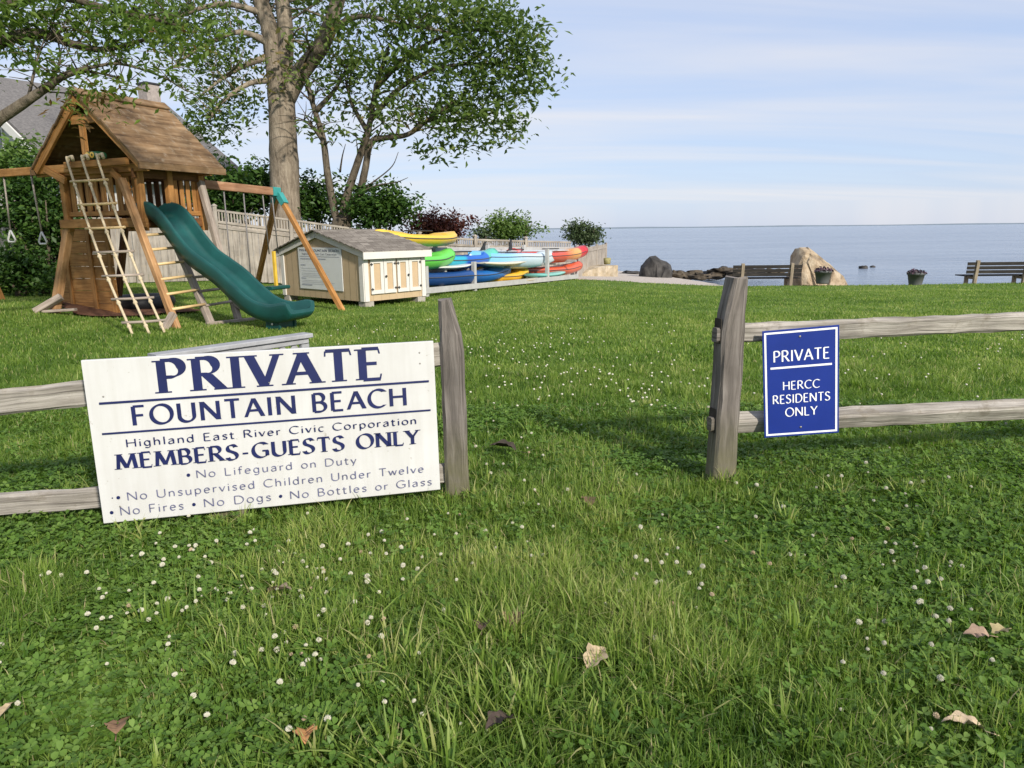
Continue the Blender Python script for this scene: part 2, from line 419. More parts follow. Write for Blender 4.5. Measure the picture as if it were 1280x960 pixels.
t.links.new(mixc(t, at.outputs['Fac'], gc, sc_), b.inputs['Base Color'])
b.inputs['Roughness'].default_value = 0.95; b.inputs['Specular IOR Level'].default_value = 0.1
bump(t, b, g3, 0.6, 0.03)
lawn = np_mesh('ground', V, quads, np.zeros((0, 3), int), m, sand, smooth=True); tag(lawn, kind='structure')

# sea
WZ = -1.1
wy = np.array([18, 24, 30, 40, 60, 100, 200, 400, 1000, 3000, 9000.0]); wx = np.array([-9000, -3000, -800, -200, -60, -20, 0, 20, 60, 200, 800, 3000, 9000.0])
X2, Y2 = np.meshgrid(wx, wy); V2 = np.stack([X2, Y2, np.full_like(X2, WZ)], -1).reshape(-1, 3)
n2 = len(wx); ii = (np.arange(len(wy) - 1)[:, None] * n2 + np.arange(n2 - 1)[None, :]).ravel()
m, t, b = new_mat('sea_water')
tcn = t.nodes.new('ShaderNodeTexCoord')
w1 = noise(t, mapping(t, tcn.outputs['Object'], (0.16, 0.62, 1)), 1.0, 5, 0.62, 0.5)
w2 = noise(t, mapping(t, tcn.outputs['Object'], (0.02, 0.09, 1)), 1.0, 4, 0.6, 0.5)
t.links.new(ramp(t, w2, [(0.35, (0.085, 0.12, 0.18)), (0.65, (0.17, 0.21, 0.27))]), b.inputs['Base Color'])  # pale streaks in the base colour stand in for ripple glints
b.inputs['Roughness'].default_value = 0.16; b.inputs['IOR'].default_value = 1.33
w3 = noise(t, mapping(t, tcn.outputs['Object'], (0.035, 0.17, 1)), 1.0, 5, 0.65, 0.6)
bump(t, b, mixc(t, .55, w1, w3), 0.7, 0.9)
sea = np_mesh('water', V2, np.stack([ii, ii + 1, ii + n2 + 1, ii + n2], 1), np.zeros((0, 3), int), m); tag(sea, kind='structure')
# far shore, a low dark strip across the sound, haze put into its colour
mb = MB(); pr = []
shx = np.linspace(-7000, 7000, 90)
prev = None
for i, x in enumerate(shx):
    h = 4 + 15 * float(fnoise(x / 900, 0.3, 9)) * float(sstep((x + 1500) / 2500))
    pr.append((Vector((x, 7000, WZ - 1)), Vector((x, 7060, WZ + h)), Vector((x, 7200, WZ - 1))))
for a, c in zip(pr, pr[1:]):
    mb.poly([a[0], c[0], c[1], a[1]]); mb.poly([a[1], c[1], c[2], a[2]])
tag(mb.build('hills', plain('hazed_far_shore', (0.15, 0.19, 0.23), 0.9, 0.1, 0.01)), kind='structure')

# bare mulch under the playground
mb = MB(); c = G(155, 391); pts = []
for k in range(40):
    a = 2 * math.pi * k / 40; r = 1 + 0.18 * math.sin(3 * a) + 0.1 * math.sin(7 * a + 1)
    x, y = c.x + 1.15 * r * math.cos(a), c.y + 0.75 * r * math.sin(a); pts.append(gpt(x, y, 0.03 + 0.012))
ctr = gpt(c.x, c.y, 0.06)
for k in range(40): mb.poly([ctr, pts[k], pts[(k + 1) % 40]])
tag(mb.build('dirt', plain('red_brown_mulch', (0.13, 0.065, 0.04), 0.95, 0.4, 25, 0.1, bumps=0.8)), kind='structure')
MULCH = (c.x, c.y)

#@@OBJECTS
# ================================================================== SPLIT-RAIL FENCE AND SIGNS
def rail_post(base, top_h, w, d, lean, holes, rail_dir, slope_sign, label):
    """hand-split post: sloped top, two mortises with the rails' ends showing"""
    o = thing('fence_post', base, label, 'fence post')
    mb = MB(); base = Vector(base); segs = 14; ring = []
    rnd = random.Random(int(abs(base.x) * 1000))
    ux = Vector(rail_dir).normalized(); uy = Vector((-ux.y, ux.x, 0))
    for k in range(segs + 1):
        f = k / segs; z = -0.15 + (top_h + 0.15) * f
        ctr = base + Vector((lean[0] * z / top_h, lean[1] * z / top_h, z))
        ww = w * (1.04 - 0.08 * f); dd = d * (1.04 - 0.06 * f)
        cut = max(0.0, (z - top_h * 0.80) / (top_h * 0.20))
        x0, x1 = -ww / 2, ww / 2
        if slope_sign > 0: x1 -= 0.46 * ww * cut
        else: x0 += 0.34 * ww * cut
        c = 0.014; row = []
        for (a, e) in ((x0 + c, -dd / 2), (x0 * .3 + x1 * .7, -dd / 2 - .004), (x1 - c, -dd / 2), (x1, -dd / 2 + c), (x1, dd / 2 - c), (x1 - c, dd / 2), (x0 + c, dd / 2), (x0, dd / 2 - c), (x0, -dd / 2 + c)):
            j = 0.0035
            row.append(ctr + ux * (a + rnd.uniform(-j, j)) + uy * (e + rnd.uniform(-j, j)) + Vector((0, 0, rnd.uniform(-.008, .008) if k == segs else 0)))
        ring.append(row)
    n = len(ring[0]); b = len(mb.v)
    for row in ring: mb.v += row
    for k in range(segs):
        for i in range(n):
            j = (i + 1) % n
            mb.face([b + k * n + i, b + k * n + j, b + (k + 1) * n + j, b + (k + 1) * n + i], [(k * .075, i * .03), (k * .075, i * .03 + .03), (k * .075 + .075, i * .03 + .03), (k * .075 + .075, i * .03)], False)
    mb.face([b + segs * n + i for i in range(n)], [(i * .01, .5) for i in range(n)])
    mb.build('shaft', MAT['post_wood'], o)
    for (hz, s) in holes:
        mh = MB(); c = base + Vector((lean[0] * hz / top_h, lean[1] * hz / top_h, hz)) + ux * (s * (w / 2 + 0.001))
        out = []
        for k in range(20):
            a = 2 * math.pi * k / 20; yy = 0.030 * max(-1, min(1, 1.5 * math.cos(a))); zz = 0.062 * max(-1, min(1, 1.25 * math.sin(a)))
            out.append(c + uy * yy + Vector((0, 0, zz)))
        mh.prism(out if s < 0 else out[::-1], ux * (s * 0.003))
        mo = mh.build('mortise_shade', MAT['hole_shade'], o)  # thin dark plate stands in for the shade inside the hole
        mr = MB(); q = c - Vector((0, 0, 0.018)) - uy * 0.004
        mr.beam(q - ux * s * 0.03, q + ux * s * 0.022, 0.045, 0.07, (0, 0, 1), 0.008, wob=0.002)
        mr.build('rail_end', MAT['post_wood'], o)
    return o
MAT['hole_shade'] = plain('painted_hole_shade', (0.05, 0.043, 0.036), 0.95, 0.3, 20, 0.1)
PL = Vector((-0.275, 3.38, 0)); PR = Vector((1.075, 3.55, 0))
dirL = Vector((-1.8, -0.40, 0)).normalized(); dirR = Vector((1.65, 0.26, 0)).normalized()
rail_post(PL, 0.985, 0.115, 0.085, (-0.01, 0.0), [], (0.95, 0.08, 0), +1, 'weathered split-rail post holding the end of the big white sign')
rail_post(PR, 1.06, 0.13, 0.10, (0.012, 0.0), [(0.80, -1), (0.345, -1)], (0.955, 0.29, 0), -1, 'weathered split-rail post with two mortises beside the small blue sign')
def far_post(p, label):
    rail_post(p, 1.0, 0.13, 0.1, (0, 0), [], (1, 0.1, 0), +1, label)
far_post(gpt(PR.x + 2.5 * dirR.x, PR.y + 2.5 * dirR.y), 'weathered split-rail post at the far end of the blue sign rails')
far_post(gpt(PL.x + 2.6 * dirL.x, PL.y + 2.6 * dirL.y), 'weathered split-rail post at the far end of the white sign rails')
def rail(p0, p1, w, h, label, roll=0.0):
    p0, p1 = Vector(p0), Vector(p1); mb = MB()
    mb.beam(p0, p1, w, h, (0, -roll, 1), 0.014, segs=22, wob=0.0035)
    return tag(mb.build('fence_rail', MAT['rail_wood'], None, (p0 + p1) / 2), label, 'fence rail', 'weathered rails of the split-rail fence')
# side with the white sign: rails run behind the sign to the frame edge
u1 = A(543, 444, 3.37); u2 = A(0, 503, 3.07); rail(u1 + (u1 - u2).normalized() * 0.12, u1 + (u2 - u1) * 1.35, 0.045, 0.115, 'upper weathered fence rail behind the big white sign')
u1 = A(550, 592, 3.38); u2 = A(0, 631, 3.12); rail(u1 + (u1 - u2).normalized() * 0.10, u1 + (u2 - u1) * 1.35, 0.045, 0.105, 'lower weathered fence rail behind the big white sign')
u1 = A(926, 416, 3.60); u2 = A(1280, 402, 3.85); rail(u1 - (u2 - u1).normalized() * 0.05, u1 + (u2 - u1) * 1.5, 0.05, 0.098, 'upper weathered fence rail behind the small blue sign', 0.15)
u1 = A(921, 528, 3.625); u2 = A(1280, 511, 3.84); rail(u1 - (u2 - u1).normalized() * 0.05, u1 + (u2 - u1) * 1.5, 0.085, 0.10, 'lower weathered fence rail behind the small blue sign', 0.55)

# ------------------------------------------------------------------ sign writer: letters drawn as pen strokes
def arc(cx, cy_, rx, ry, a0, a1, n=18):
    return [(cx + rx * math.cos(rad(a0 + (a1 - a0) * k / n)), cy_ + ry * math.sin(rad(a0 + (a1 - a0) * k / n))) for k in range(n + 1)]
def cat2(pts, n=5): return [(p.x, p.y) for p in catmull([(a, b, 0) for a, b in pts], n)]
ST = [(.08, 0), (.08, 1)]
GL = {
 'A': (.74, [[(.02, 0), (.37, 1)], [(.37, 1), (.72, 0)], [(.15, .34), (.59, .34)]]),
 'B': (.62, [ST, [(.08, 1), (.27, 1)] + arc(.28, .76, .22, .24, 90, -90) + [(.08, .52)], [(.08, .52), (.28, .52)] + arc(.30, .26, .26, .26, 90, -90) + [(.08, 0)]]),
 'C': (.76, [arc(.44, .5, .40, .5, 48, 312, 26)]),
 'D': (.78, [ST, [(.08, 1), (.28, 1)] + arc(.30, .5, .42, .5, 90, -90, 22) + [(.08, 0)]]),
 'E': (.56, [ST, [(.08, 1), (.50, 1)], [(.08, .52), (.44, .52)], [(.08, 0), (.52, 0)]]),
 'F': (.54, [ST, [(.08, 1), (.50, 1)], [(.08, .52), (.44, .52)]]),
 'G': (.82, [arc(.44, .5, .40, .5, 48, 318, 26) + [(.74, .16)], [(.74, .10), (.74, .44)], [(.50, .44), (.80, .44)]]),
 'H': (.76, [ST, [(.68, 0), (.68, 1)], [(.08, .52), (.68, .52)]]),
 'I': (.22, [[(.11, 0), (.11, 1)]]),
 'L': (.54, [ST, [(.08, 0), (.50, 0)]]),
 'M': (.96, [[(.06, 0), (.14, 1)], [(.14, 1), (.47, .06)], [(.47, .06), (.80, 1)], [(.80, 1), (.90, 0)]]),
 'N': (.80, [[(.08, 0), (.08, 1)], [(.08, 1), (.72, 0)], [(.72, 0), (.72, 1)]]),
 'O': (.88, [arc(.44, .5, .40, .5, 0, 360, 36)]),
 'P': (.60, [ST, [(.08, 1), (.28, 1)] + arc(.29, .74, .25, .26, 90, -90) + [(.08, .48)]]),
 'R': (.68, [ST, [(.08, 1), (.28, 1)] + arc(.29, .75, .24, .25, 90, -90) + [(.08, .5)], [(.30, .5), (.64, 0)]]),
 'S': (.58, [cat2([(.48, .86), (.39, .97), (.28, 1), (.14, .95), (.08, .79), (.13, .64), (.28, .54), (.44, .42), (.51, .26), (.45, .08), (.29, 0), (.14, .03), (.05, .16)])]),
 'T': (.66, [[(.33, 0), (.33, 1)], [(.03, 1), (.63, 1)]]),
 'U': (.74, [[(.08, 1), (.08, .32)] + arc(.37, .3, .29, .3, 180, 360)[1:] + [(.66, 1)]]),
 'V': (.72, [[(.03, 1), (.36, 0)], [(.36, 0), (.69, 1)]]),
 'Y': (.66, [[(.02, 1), (.33, .48)], [(.33, .48), (.64, 1)], [(.33, .5), (.33, 0)]]),
 'a': (.52, [cat2([(.08, .53), (.2, .63), (.35, .60), (.41, .44), (.41, 0)]), cat2([(.41, .37), (.2, .35), (.06, .19), (.12, .02), (.25, 0), (.41, .14)])]),
 'c': (.48, [arc(.27, .32, .21, .32, 50, 310)]),
 'd': (.56, [[(.46, 0), (.46, 1)], arc(.25, .32, .20, .32, 20, 340, 24)]),
 'e': (.52, [[(.06, .35), (.46, .35)], arc(.26, .32, .20, .32, 6, 315, 24)]),
 'f': (.34, [cat2([(.34, .95), (.24, 1), (.14, .9), (.13, .7), (.13, 0)]), [(.0, .62), (.30, .62)]]),
 'g': (.54, [arc(.25, .33, .19, .31, 15, 345, 24), cat2([(.44, .64), (.44, .2), (.43, -.12), (.3, -.28), (.08, -.22)])]),
 'h': (.54, [[(.08, 0), (.08, 1)], cat2([(.08, .42), (.22, .62), (.37, .59), (.44, .4), (.44, 0)])]),
 'i': (.2, [[(.1, 0), (.1, .62)], [(.1, .82), (.1, .90)]]),
 'l': (.2, [[(.1, 0), (.1, 1)]]),
 'n': (.54, [[(.08, 0), (.08, .63)], cat2([(.08, .42), (.22, .62), (.37, .59), (.44, .4), (.44, 0)])]),
 'o': (.56, [arc(.28, .32, .23, .32, 0, 360, 28)]),
 'p': (.56, [[(.08, -.3), (.08, .63)], arc(.28, .32, .21, .32, 160, -160, 24)]),
 'r': (.36, [[(.08, 0), (.08, .63)], cat2([(.08, .42), (.18, .58), (.34, .6)])]),
 's': (.42, [cat2([(.35, .53), (.26, .63), (.13, .6), (.08, .48), (.2, .35), (.34, .22), (.32, .06), (.2, 0), (.05, .07)])]),
 't': (.36, [cat2([(.13, .84), (.13, .3), (.15, .06), (.24, 0), (.33, .04)]), [(.0, .62), (.32, .62)]]),
 'u': (.54, [cat2([(.08, .63), (.08, .25), (.14, .03), (.28, 0), (.44, .2)]), [(.44, 0), (.44, .63)]]),
 'v': (.48, [[(.03, .63), (.24, 0)], [(.24, 0), (.45, .63)]]),
 'w': (.72, [[(.03, .63), (.2, 0)], [(.2, 0), (.36, .6)], [(.36, .6), (.53, 0)], [(.53, 0), (.7, .63)]]),
 'y': (.48, [[(.03, .63), (.25, .02)], [(.45, .63), (.16, -.28)]]),
 '-': (.40, [[(.06, .36), (.34, .36)]]),
 ' ': (.36, []),
}
def pen(dx, dy, thick, thin):
    th = math.atan2(dy, dx); return thin + (thick - thin) * abs(math.sin(th - rad(22))) ** 1.4
class Board:
    """flat writing surface: u runs right, v down, both in fractions of the board"""
    def __init__(s, ctr, ux, uz, w, h):
        s.o = Vector(ctr) - Vector(ux) * w / 2 + Vector(uz) * h / 2; s.ux, s.uz, s.w, s.h = Vector(ux), Vector(uz), w, h
        s.n = s.ux.cross(s.uz); s.lift = 0.0012
        if s.n.y > 0: s.n = -s.n
    def P(s, u, v, lift=None): return s.o + s.ux * (u * s.w) - s.uz * (v * s.h) + s.n * (s.lift if lift is None else lift)
    def bar(s, mb, u0, v0, u1, v1, th):
        s.lift += 0.00003
        mb.poly([s.P(u0, v0 + th / 2), s.P(u1, v1 + th / 2), s.P(u1, v1 - th / 2), s.P(u0, v0 - th / 2)])
    def stroke(s, mb, pts, sx, sy, x0, base, thick, thin, squash):
        s.lift += 0.000025 if s.lift < 0.004 else 0
        q = [(x0 + p[0] * sx, base - p[1] * sy) for p in pts]      # metres on the board
        Lf, Rt = [], []
        n = len(q); closed = n > 6 and math.hypot(q[0][0] - q[-1][0], q[0][1] - q[-1][1]) < 1e-6
        for i in range(n):
            if closed: a, c = q[(i - 1) % (n - 1)], q[(i + 1) % (n - 1)]
            else: a, c = q[max(i - 1, 0)], q[min(i + 1, n - 1)]
            dx_, dy_ = c[0] - a[0], c[1] - a[1]; l = math.hypot(dx_, dy_) or 1
            w_ = pen(dx_, -dy_, thick, thin) * sy / 2
            nx_, ny_ = -dy_ / l * w_, dx_ / l * w_
            if i in (0, n - 1) and not closed and abs(dy_) > 0.55 * abs(dx_): nx_, ny_ = (-w_ * l / abs(dy_) if dy_ > 0 else w_ * l / abs(dy_)), 0.0
            Lf.append((q[i][0] + nx_, q[i][1] + ny_)); Rt.append((q[i][0] - nx_, q[i][1] - ny_))
        f = lambda p: s.P(p[0] / s.w, p[1] / s.h)
        for i in range(n - 1): mb.poly([f(Lf[i]), f(Lf[i + 1]), f(Rt[i + 1]), f(Rt[i])])
    def text(s, mb, txt, u0, u1, vtop, vbase, thick=0.14, thin=0.06, serif=False, gap=0.14):
        sy = (vbase - vtop) * s.h; base = vbase * s.h
        tw = sum(GL[c][0] + gap for c in txt) - gap
        sx = (u1 - u0) * s.w / tw; x = u0 * s.w
        k = thick * 0.5
        for c in txt:
            for st in GL[c][1]:
                st = [(a, k * 0.5 + b * (1 - k)) if False else (a, b) for a, b in st]
                s.stroke(mb, st, sx, sy, x, base, thick, thin, 1)
                if serif and c.isupper():
                    for (e, o2) in ((st[0], st[1]), (st[-1], st[-2])):
                        if abs(e[1] - o2[1]) > 0.5 * abs(e[0] - o2[0]) and (abs(e[1]) < 0.02 or abs(e[1] - 1) < .02) and len(st) < 4:
                            yy = e[1] + (0.02 if e[1] < .5 else -0.02); sh_ = pen(e[0] - o2[0], e[1] - o2[1], thick, thin) * sy / sx / 2 + .085
                            s.stroke(mb, [(e[0] - sh_, yy), (e[0] + sh_, yy)], sx, sy, x, base, 0.045, 0.045, 1)
                        elif abs(e[1] - o2[1]) < 0.02 and c in 'ETFL' and e[0] != .08 and (e[1] < .02 or e[1] > .98):
                            d = 0.17 if e[1] < .5 else -0.17
                            s.stroke(mb, [(e[0] - .01, e[1]), (e[0] + .02 * (1 if e[0] > .3 else -1), e[1] + d)], sx, sy, x, base, 0.05, 0.05, 1)
            x += (GL[c][0] + gap) * sx
    def dot(s, mb, u, v, r):
        s.lift += 0.00002; c = []
        for k in range(12):
            a = 2 * math.pi * k / 12; c.append(s.o + s.ux * (u * s.w + r * math.cos(a)) - s.uz * (v * s.h - r * math.sin(a)) + s.n * s.lift)
        mb.poly(c)
def frame3(yaw, pit, rol):
    cyw, syw, cp, sp, crr, srr = math.cos(yaw), math.sin(yaw), math.cos(pit), math.sin(pit), math.cos(rol), math.sin(rol)
    Rz = Matrix(((cyw, -syw, 0), (syw, cyw, 0), (0, 0, 1))); Rx = Matrix(((1, 0, 0), (0, cp, -sp), (0, sp, cp))); Ry = Matrix(((crr, 0, srr), (0, 1, 0), (-srr, 0, crr)))
    R = Rz @ Rx @ Ry
    return R @ Vector((1, 0, 0)), R @ Vector((0, 0, 1)), R @ Vector((0, 1, 0))
# big white sign
ux, uz, un = frame3(0.229, -0.026, -0.010)
sc = Vector((-1.084, 3.15, 0.425)); SW, SH = 1.488, 0.727
big = thing('sign_board', (sc.x, sc.y, 0.06), 'large white wooden sign reading PRIVATE FOUNTAIN BEACH on the split-rail fence', 'sign')
mb = MB(); mb.beam(sc - ux * SW / 2 + un * 0.012, sc + ux * SW / 2 + un * 0.012, 0.024, SH, uz, 0.003); mb.build('panel', MAT['signwhite'], big)
bd = Board(sc, ux, uz, SW, SH)
mb = MB()
bd.text(mb, 'PRIVATE', .196, .836, .026, .222, 0.285, 0.05, True, 0.19)
mb.build('lettering', MAT['navy'], big); mb = MB(); bd.text(mb, 'FOUNTAIN BEACH', .113, .907, .291, .406, 0.215, 0.10, False, 0.17)
mb.build('lettering', MAT['navy'], big); mb = MB(); bd.text(mb, 'MEMBERS-GUESTS ONLY', .056, .938, .575, .668, 0.26, 0.065, True, 0.16)
mb.build('lettering', MAT['navy'], big); mb = MB(); bd.bar(mb,   .032, .259, .980, .258, .0135); bd.bar(mb, .029, .443, .981, .450, .0115)
mb.build('dividing_line', MAT['navy'], big)
mb = MB(); bd.text(mb, 'Highland East River Civic Corporation', .088, .935, .487, .534, 0.19, 0.085, False, 0.16)
mb.build('lettering', MAT['navy'], big)
mb = MB()
bd.text(mb, 'No Lifeguard on Duty', .268, .74, .716, .764, 0.14, 0.09, False, 0.17)
mb.build('lettering', MAT['navy_faded'], big); mb = MB(); bd.text(mb, 'No Unsupervised Children Under Twelve', .072, .95, .815, .865, 0.14, 0.09, False, 0.17)
mb.build('lettering', MAT['navy_faded'], big); mb = MB(); bd.text(mb, 'No Fires', .048, .224, .904, .955, 0.14, 0.09, False, 0.17)
mb.build('lettering', MAT['navy_faded'], big); mb = MB(); bd.text(mb, 'No Dogs', .280, .476, .904, .955, 0.14, 0.09, False, 0.17)
mb.build('lettering', MAT['navy_faded'], big); mb = MB(); bd.text(mb, 'No Bottles or Glass', .531, .974, .908, .958, 0.14, 0.09, False, 0.17)
mb.build('lettering', MAT['navy_faded'], big)
for (u, v, r) in ((.247, .741, .0078), (.049, .842, .0078), (.033, .841, .003), (.026, .932, .0078), (.253, .932, .0078), (.504, .934, .0078)):
    mb = MB(); bd.dot(mb, u, v, r); mb.build('bullet_mark', MAT['navy'], big)
for (u, v) in ((.045, .22), (.955, .07), (.955, .14), (.5, .2), (.95, .93), (.05, .9)):
    mb = MB(); mb.lathe(bd.P(u, v, 0.0), [(.004, -.001), (.004, .001), (.002, .002)], 10, True, -un); mb.build('screw', MAT['screw'], big)
# small blue sign
ux, uz, un = frame3(-0.086, 0.038, -0.090)
sc = Vector((1.452, 3.535, 0.532)); BW, BH = 0.367, 0.557
blue = thing('sign_board', (sc.x, sc.y, 0.25), 'small blue metal sign reading HERCC RESIDENTS ONLY on the fence rails', 'sign')
mb = MB(); mb.beam(sc - ux * BW / 2 + un * 0.003, sc + ux * BW / 2 + un * 0.003, 0.006, BH, uz, 0.001); mb.build('panel', MAT['blue_sign'], blue)
bd = Board(sc, ux, uz, BW, BH)
mb = MB(); th = 0.017
i0, i1, j0, j1 = .022, .978, .017, .983
bd.bar(mb, i0, j0 + th / 2, i1, j0 + th / 2, th); bd.bar(mb, i0, j1 - th / 2, i1, j1 - th / 2, th)
tw = .026
mb.poly([bd.P(i0, j1 - th), bd.P(i0 + tw, j1 - th), bd.P(i0 + tw, j0 + th), bd.P(i0, j0 + th)]); mb.poly([bd.P(i1 - tw, j1 - th), bd.P(i1, j1 - th), bd.P(i1, j0 + th), bd.P(i1 - tw, j0 + th)])
mb.build('border', MAT['lettering_white'], blue)
mb = MB()
bd.text(mb, 'PRIVATE', .138, .876, .192, .292, 0.15, 0.07, False, 0.12)
bd.bar(mb, .097, .347, .906, .347, .018)
bd.text(mb, 'HERCC', .258, .747, .480, .555, 0.15, 0.075, False, 0.13)
bd.text(mb, 'RESIDENTS', .119, .883, .603, .681, 0.15, 0.075, False, 0.13)
bd.text(mb, 'ONLY', .286, .711, .728, .808, 0.15, 0.075, False, 0.13)
mb.build('lettering', MAT['lettering_white'], blue)
for v in (.075, .92):
    mb = MB(); mb.lathe(bd.P(.49, v, 0.0), [(.006, -.001), (.006, .001), (.003, .003)], 12, True, -un); mb.build('screw', MAT['screw'], blue)

# ------------------------------------------------------------------ lattice bin screen behind the big sign
LW = plain('silver_grey_lattice_wood', (0.30, 0.305, 0.315), 0.85, 0.15, 14, 0.2, bumps=0.3)
pa = A(197, 446, 3.34); pb = A(384, 431, 3.98); pa.z = pb.z = (pa.z + pb.z) / 2
lat = thing('lattice_screen', gpt((pa.x + pb.x) / 2, (pa.y + pb.y) / 2), 'low grey lattice screen standing behind the big white sign', 'lattice screen')
e1 = (pb - pa).normalized(); e2 = Vector((-e1.y, e1.x, 0)); Ln = (pb - pa).length; Ht = pa.z
def lattice_panel(p0, e, L, H, name):
    mb = MB(); zt = p0.z
    mb.beam(p0, p0 + e * L, 0.035, 0.03, (0, 0, 1), 0.004)
    o = mb.build(name, LW, lat)
    mb = MB()
    for k in (0.02, L - 0.02): mb.beam(p0 + e * k - Vector((0, 0, .017)), p0 + e * k - Vector((0, 0, H + .05)), 0.05, 0.032, (e.y, -e.x, 0), 0.004)
    mb.beam(p0 + e * .046 - Vector((0, 0, H - .1)), p0 + e * (L - .046) - Vector((0, 0, H - .1)), 0.03, 0.05, (0, 0, 1), 0.004)
    mb.build('stile', LW, o)
    mb = MB(); nrm = Vector((-e.y, e.x, 0)); st = 0.075; zlo, zhi = zt - H + 0.075, zt - 0.017
    hh = zhi - zlo
    for s_, off in ((1, -0.004), (-1, 0.004)):
        k = -hh if s_ > 0 else 0
        while k < (L if s_ > 0 else L + hh):
            # strip from (k, zlo) going up
            x0_, x1_ = k, k + s_ * hh; za, zb = zlo, zhi
            def cl(x0_, za, x1_, zb):
                if s_ > 0:
                    if x0_ < .04: za += .04 - x0_; x0_ = .04
                    if x1_ > L - .04: zb -= x1_ - (L - .04); x1_ = L - .04
                else:
                    if x0_ > L - .04: za += x0_ - (L - .04); x0_ = L - .04
                    if x1_ < .04: zb -= .04 - x1_; x1_ = .04
                return x0_, za, x1_, zb
            q = cl(x0_, za, x1_, zb)
            if q[3] - q[1] > .03:
                P0 = p0 + e * q[0] + nrm * off; P0.z = q[1]; P1 = p0 + e * q[2] + nrm * off; P1.z = q[3]
                mb.beam(P0, P1, 0.007, 0.028, nrm.cross((P1 - P0).normalized()), 0.001)
            k += st
    mb.build('lattice', LW, o)
    return o
lattice_panel(pa, e1, Ln, Ht, 'front_panel')
mb = MB()
for k in range(1):
    q = pa + e1 * .0 + e2 * 0.012 + Vector((0, 0, .0275)); mb.beam(q - e1 * .02, q + e1 * (Ln + .02), 0.09, 0.024, (0, 0, 1), .004)
mb.build('cap_rail', LW, lat)
# short weathered stake whose foot shows under the sign
sk = G(281, 660); mb = MB(); mb.beam(sk + Vector((.0, .06, -.1)), sk + Vector((-.01, .15, .75)), 0.16, 0.035, (0, 1, 0), .004)
tag(mb.build('stake', MAT['post_wood'], None, sk + Vector((0, .06, 0))), 'weathered board stake whose foot shows under the big white sign', 'stake')

#@@PLAY
# ================================================================== PLAYSET
PHI = rad(25); P0 = A(173, 205, 10.8); OX, OY = P0.x, P0.y
wv = Vector((math.cos(PHI), -math.sin(PHI), 0)); vv = Vector((math.sin(PHI), math.cos(PHI), 0))
def T(s, t_, z): return Vector((OX, OY, 0)) + wv * s + vv * t_ + Vector((0, 0, z))
def onT(px, py, t_):
    """point seen at (px,py) on the playset's plane t"""
    d = ray(px, py); o = EYE - T(0, t_, 0); k = -o.dot(vv) / d.dot(vv); p = EYE + d * k
    q = p - T(0, 0, 0); return q.dot(wv), p.z
ZE = P0.z; s_pk, ZR = onT(96, 113, 0.0); s_l, z_l = onT(38, 208, 0.0)
print('PLAYSET eave', ZE, 'peak', s_pk, ZR, 'left', s_l, z_l)
SC = s_l / 2; DEP = 1.60; ZE = (ZE + z_l) / 2
play = thing('playset', gpt(*T(SC, 0.7, 0).xy), 'brown cedar playset with gabled wooden roof, green slide and rope ladder', 'playset')
CE, CD = MAT['cedar'], MAT['cedar_dark']
ZF = onT(120, 277, 0.2)[1]     # floor level
# roof: overlapping boards, two slopes
def roof_panel(sgn, mat):
    mb = MB(); n = 7; e = Vector((0, 0, 0))
    s_e = 0.0 if sgn > 0 else s_l
    for k in range(n):
        f0, f1 = k / n, (k + 1) / n + 0.012
        a = T(s_e + (SC - s_e) * (f0 + f1) / 2, 0, ZE + (ZR - ZE) * (f0 + f1) / 2); b = T(s_e + (SC - s_e) * (f0 + f1) / 2, DEP, ZE + (ZR - ZE) * (f0 + f1) / 2)
        sl = (T(SC, 0, ZR) - T(s_e, 0, ZE)); nr = sl.normalized().cross(vv); nr = nr if nr.z > 0 else -nr
        lift = nr * (0.010 * (k % 2) + 0.003 * k / n)
        mb.beam(a + lift, b + lift, sl.length * (f1 - f0) * .975, 0.028, nr + sl.normalized() * -0.03, 0.005, segs=2, wob=0.002)
    return mb.build('roof_panel', mat, play)
roof_panel(+1, MAT['roof_board']); roof_panel(-1, MAT['roof_board'])
mb = MB()
for sg in (1, -1):
    a = T(SC + sg * .06, -.01, ZR + .0); mb.beam(a, a + vv * (DEP + .02), 0.15, 0.03, Vector((0, 0, 1)) + wv * sg * .9, .005)
mb.build('ridge_cap', MAT['roof_board'], play)
mb = MB(); mb.beam(T(.01, -.005, ZE - .05), T(.01, DEP + .005, ZE - .05), 0.03, 0.10, (0, 0, 1), .004); mb.build('fascia', MAT['roof_board'], play); mb = MB(); mb.beam(T(s_l - .01, -.005, ZE - .05), T(s_l - .01, DEP, ZE - .05), .03, .10, (0, 0, 1), .004)
mb.build('fascia', MAT['roof_board'], play)
